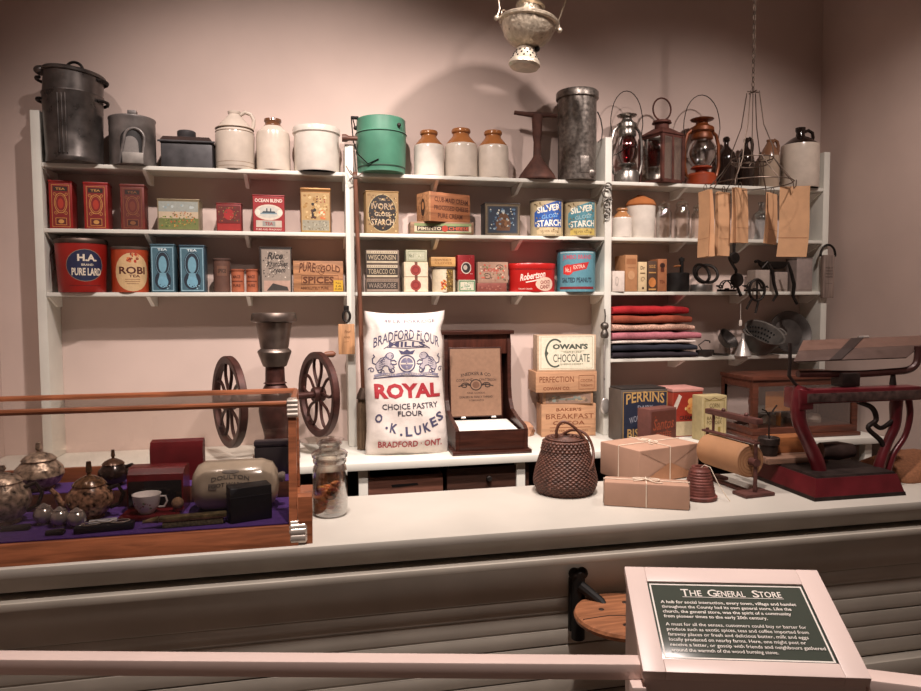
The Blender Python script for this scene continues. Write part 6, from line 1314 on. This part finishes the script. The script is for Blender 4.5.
# string holder
q = atZ(708, 503, ZC); y = q.y+.055; s_ = psz(1, y); r = 18.5*s_; h = 37*s_
t = thing('string_holder', 'red brown iron beehive string holder with string coming from its top', 'string holder', (q.x+.002, y, ZC+.0005))
m = MB(); RI = iron('#6b3a32', .5, .3); pr = [(r*1.0, 0), (r*1.05, .004), (r*1.05, .012), (r*.95, .016)]
for i in range(9): z = .016+(h-.026)*i/9; rr = r*(.92-.34*(i/9)**1.2); pr += [(rr, z), (rr*1.02, z+.004), (rr*.99, z+(h-.026)/9-.002)]
pr += [(r*.52, h-.008), (r*.5, h), (r*.3, h), (r*.28, h-.01), (0, h-.01)]
m.lathe(pr, RI, 36); m.build('body', t, 50)
MB().tube([(0, 0, h-.008), (.01, -.01, h+.006), (.025, -.02, h), (.045, -.04, h*.5), (.062, -.055, .02), (.075, -.06, .002)], .0016, STR, 6).build('string', t)
# paper cutter with roll
zA = ZC+.112
E1 = atZ(753, 462, zA); E2 = atZ(706, 448, zA); ax = (E2-E1); Lr = ax.length; rz = math.atan2(ax.y, ax.x)
t = thing('paper_cutter', 'iron counter paper cutter holding a roll of brown wrapping paper', 'paper cutter', (E1.x, E1.y, ZC+.0005), rz)
ra = 19.5*psz(1, E1.y); zc = zA-ZC; FE = iron('#5e3a34', .5, .3)
MB().box(-.04, .03, -.06, .06, 0, .012, FE, .004).build('base_plate', t); MB().box(Lr-.06, Lr+.0, -.055, .055, 0, .012, FE, .004).build('base_plate', t)
MB().box(.0301, Lr-.0601, -.012, .012, 0, .010, FE, .003).build('base_bar', t)
rl_ = thing('paper_roll', 'thick roll of brown wrapping paper mounted in the iron cutter', 'paper roll', (E1.x, E1.y, ZC+.0005), rz)
MB().lathe([(.018, .012), (ra-.003, .012), (ra, .016), (ra, Lr-.02), (ra-.003, Lr-.016), (.018, Lr-.016)], mat('#a87c58', 'paper', .7, 0, .08, 10, .06), 48, T(0, 0, zc) @ RY(PI/2)).build('roll', rl_)
k_ = MB()
for q_ in (.35, .55, .75, .9): k_.tube([(.0115, ra*q_*math.cos(2*PI*i/36), zc+ra*q_*math.sin(2*PI*i/36)) for i in range(36)], .0007, mat('#8a5a3c', 'paper', .8), 4, True)
k_.build('end_grain', rl_)
for xx in (-.012, Lr-.006):
    MB().tube([(xx, 0, .01), (xx, 0, zc), (xx, 0, zc+ra+.02)], [.007, .006, .006], FE, 8).build('upright', t)
m = MB(); m.tube([(-.02, 0, zc), (.01, 0, zc)], .014, FE, 12); m.tube([(Lr-.015, 0, zc), (Lr+.003, 0, zc)], .012, FE, 12); m.build('spindle', t)
MB().box(-.02, Lr+.015, -.012, .010, zc+ra+.005, zc+ra+.013, FE, .002).build('cutter_bar', t)
for xx in (Lr*.84,): MB().tube([(xx, 0, zc+ra+.012), (xx, 0, zc+ra+.075)], .005, FE, 8).build('riser', t)
MB().box(-.03, Lr*.97, -.014, .014, zc+ra+.074, zc+ra+.094, FE, .004).build('weight_bar', t)
m = MB(); m.ball((Lr*.15, 0, zc+ra+.098), .008, FE, 10); m.ball((Lr*.62, 0, zc+ra+.098), .008, FE, 10); m.build('bolt', t)

# counter scale
A, B = atZ(815, 501.5, ZC), atZ(907, 496, ZC); SWx = B.x-A.x; ox, oy = A.x, A.y
rz = 0
t = thing('platform_scale', 'large dark red cast iron counter scale with long tilted tray on top', 'scale', (ox, oy, ZC+.0005), rz)
RD_ = mat('#5e1a21', 'enamel', .32, .1, .2, 14, .05); DKI = iron('#2c211e', .5, .5)
D = .42
PT = lambda px, py, dy=.12: (lambda q: (q.x-ox, dy, q.z-ZC))(atY(px, py, oy+dy))
m = MB()
def frus(x0, x1, y0, y1, z0, z1, ins, material): m.add([(x0, y0, z0), (x1, y0, z0), (x1, y1, z0), (x0, y1, z0), (x0+ins, y0+ins, z1), (x1-ins, y0+ins, z1), (x1-ins, y1-ins, z1), (x0+ins, y1-ins, z1)], [(0, 1, 2, 3), (7, 6, 5, 4), (0, 1, 5, 4), (1, 2, 6, 5), (2, 3, 7, 6), (3, 0, 4, 7)], material)
frus(-.004, SWx+.004, -.004, D, 0, .012, .002, DKI); frus(0, SWx, 0, D-.004, .012, .070, .016, RD_); frus(.018, SWx-.018, .018, D-.022, .070, .077, .004, DKI); m.build('base', t, 20)
zb0 = .077
y0 = .10
def scol(pts, rad, nm='column', mt=RD_): MB().tube(smooth([PT(*p, y0) for p in pts]), srad(rad) if isinstance(rad, list) else rad, mt, 12).build(nm, t)
zz = PT(820, 476, y0)[2]
scol([(820, 479), (817, 462), (806, 438), (799, 420), (799, 400), (803, 388)], [.024, .024, .022, .024, .026, .03])
scol([(877, 479), (880, 462), (888, 442), (895, 425), (896, 405), (898, 394)], [.020, .018, .016, .018, .022, .02])
scol([(886, 478), (893, 455), (905, 436), (910, 415), (908, 396)], [.012, .011, .010, .011, .012], 'brace')
scol([(858, 402), (872, 408), (876, 420), (868, 428), (880, 440), (884, 448)], [.008, .009, .009, .008, .009, .008], 'brace', DKI)
scol([(896, 418), (882, 428), (874, 424)], .008, 'brace', DKI)
a_, b_ = PT(796, 388, y0), PT(915, 387, y0); zt1 = (a_[2]+b_[2])/2; hbm = .048
MB().box(a_[0], b_[0], y0-.03, y0+.035, zt1-hbm, zt1, RD_, .005).build('top_beam', t)
MB().box(a_[0]+.02, b_[0]-.01, y0-.034, y0-.0305, zt1-hbm+.006, zt1-.012, mat('#5a4642', 'metal', .5, .4, .4, 40, .2), .001).build('graduated_beam', t)
MB().box(a_[0]-.004, a_[0]+.05, y0-.028, y0+.06, zt1-hbm-.02, zt1+.004, RD_, .008).build('beam_head', t)
c = PT(848, 388, y0); MB().box(c[0]-.02, c[0]+.05, y0-.0, y0+.06, zt1+.001, zt1+.05, DKI, .006).build('pivot_block', t)
p1 = [PT(*q, y0+.03) for q in ((798, 374), (830, 374), (860, 374), (890, 372), (908, 370), (916, 364), (918, 354), (918, 346))]
MB().tube(smooth(p1), .0125, mat('#4a2a26', 'iron', .45, .2, .2, 20), 10).build('tray_arm', t)
c = PT(893, 376, y0+.03); MB().tube([(c[0], c[1], zt1), (c[0], c[1], c[2]+.012)], [.012, .007], DKI, 10).build('stud', t)
MB().tube([PT(790, 343, y0), PT(790, 362, y0), PT(789, 376, y0), PT(795, 384, y0), PT(802, 390, y0)], .006, DKI, 8).build('tray_stay', t)
# tray: two planes in an open V
TRM = mat('#664b40', 'metal', .45, .2, .12, 30, .08)
ytop, ybot = .26, .10
tl, tr = PT(803, 341.5, ytop), PT(926, 336.5, ytop); ml, mr = PT(798, 352, .16), PT(921, 346, .16); bl, br = PT(793, 362.5, ybot), PT(906, 358.5, ybot)
def sheet(P, th, nm, mt_):
    m = MB(); n_ = (Vector(P[1])-Vector(P[0])).cross(Vector(P[3])-Vector(P[0])).normalized()*th
    vs = [Vector(p) for p in P]+[Vector(p)+n_ for p in P]; m.add(vs, [(3, 2, 1, 0), (4, 5, 6, 7)]+[(i, (i+1) % 4, 4+(i+1) % 4, 4+i) for i in range(4)], mt_); return m.build(nm, t, 20)
sheet([ml, mr, tr, tl], .004, 'tray_back', TRM); sheet([bl, br, mr, ml], .004, 'tray_front', mat('#4c3932', 'metal', .45, .2, .12, 30, .08))  # front sheet is a darker copy of the tray metal, its shade painted in
def lerp(a, b, u): return tuple(a[i]+(b[i]-a[i])*u for i in range(3))
s0, s1 = .33, .46
for a4 in ((bl, br, ml, mr, .30, .40, .33, .43), (ml, mr, tl, tr, .33, .43, .37, .47)):
    P = [lerp(a4[0], a4[1], a4[4]), lerp(a4[0], a4[1], a4[5]), lerp(a4[2], a4[3], a4[7]), lerp(a4[2], a4[3], a4[6])]
    sheet([(p[0], p[1]-.006, p[2]+.003) for p in P], .003, 'tray_strap', mat('#2c1f1b', 'metal', .5, .3, .2, 12))
P = [lerp(tl, tr, .44), lerp(tl, tr, .52)]; MB().tube([(p[0], p[1], p[2]+.006) for p in P], .006, SVR, 8).build('rim_clip', t)
# weight pan with pot at left of base
pl = PT(800, 470, .20); pc = atZ(787, 470, ZC+.105)
qx, qy = pc.x-ox, pc.y-oy
MB().box(-.03, SWx*.62, .20, .36, .0775, .098, wood('#8a6a58'), .002).build('weight_platform', t)
MB().tube([(SWx*.45, .17, .125), (SWx*.62, .16, .125), (SWx*.78, .15, .125)], [.03, .034, .024], mat('#5a4a46', 'metal', .4, .7, .3, 16), 16).build('dashpot', t)
w_ = thing('weight_pot', 'small dark round weight pot with upright spindle on the scale platform', 'weight', (ox+.012, oy+.26, ZC+.0992)); s_ = psz(1, oy+.26); r = 11.5*s_
MB().lathe([(r*.8, 0), (r*.82, .003), (r*.9, 12*s_), (r*1.02, 13*s_), (r*1.04, 20*s_), (r*.98, 21*s_), (r*.9, 19*s_), (0, 18*s_)], iron('#3a302c', .5, .5), 30).build('pot', w_); MB().tube([(0, 0, 18*s_), (0, 0, 50*s_)], .003, iron('#3a302c'), 6).build('spindle', w_)
m = MB(); m.tube([(0, 0, 46*s_), (-.015, 0, 52*s_), (-.03, 0, 54*s_)], .003, iron('#3a302c'), 6); m.tube([(0, 0, 44*s_), (.015, 0, 52*s_), (.03, 0, 58*s_)], .003, iron('#3a302c'), 6); m.build('prongs', w_)
bx_ = thing('small_wooden_box', 'small orange wooden box on the platform between the scale columns', 'box', (ox+.125, oy+.31, ZC+.0992)); MB().box(-.065, .06, -.035, .035, 0, .058, wood('#a86a40'), .002).build('box', bx_)
# brown cloth sack at the right end
q = atZ(905, 488, ZC); t = thing('brown_cloth', 'crumpled brown cloth lying on the counter at its right end', 'cloth', (q.x+.19, q.y+.16, ZC+.0008))
m = MB(); m.lathe([(.20, 0), (.205, .012), (.18, .045), (.12, .075), (.05, .09), (0, .092)], cloth('#8a5a3c'), 60, Matrix.Diagonal((1, .6, 1, 1)), 0, 2*PI, lambda a, z: 1+.12*math.sin(5*a+30*z)+.05*math.sin(11*a-40*z)); m.build('cloth', t, 60)

# ================================================================== LIGHT
def spot(x, y, z, tx, ty, tz, e, size, blend, c=(1, .80, .66), rad=.04):
    l = bpy.data.lights.new('spot_lamp', 'SPOT'); l.energy = e; l.spot_size = math.radians(size); l.spot_blend = blend; l.color = c; l.shadow_soft_size = rad
    o = bpy.data.objects.new('spot_lamp', l); col.objects.link(o); o.location = (x, y, z)
    o.rotation_euler = (Vector((tx, ty, tz))-Vector((x, y, z))).to_track_quat('-Z', 'Y').to_euler(); return o
LC = (1, .86, .795)
spot(-.15, -1.55, 3.45, -.1, .1, 1.15, 240, 92, 1, LC, .03)
spot(.75, -1.5, 3.45, .66, .1, 1.0, 245, 84, 1, LC, .04)
spot(-1.2, -1.45, 3.4, -.3, .1, 1.3, 45, 90, 1, LC, .05)
spot(2.0, -1.6, 3.45, 1.75, -.1, 1.1, 165, 90, 1, LC, .05)
spot(.3, -2.35, 3.6, .3, -2.0, .8, 310, 110, 1, LC, .06)
w = bpy.data.worlds.new('world'); scene.world = w; w.use_nodes = True
w.node_tree.nodes['Background'].inputs[0].default_value = (.62, .47, .41, 1); w.node_tree.nodes['Background'].inputs[1].default_value = .13
scene.view_settings.view_transform = 'Standard'; scene.view_settings.look = 'None'; scene.view_settings.exposure = 0
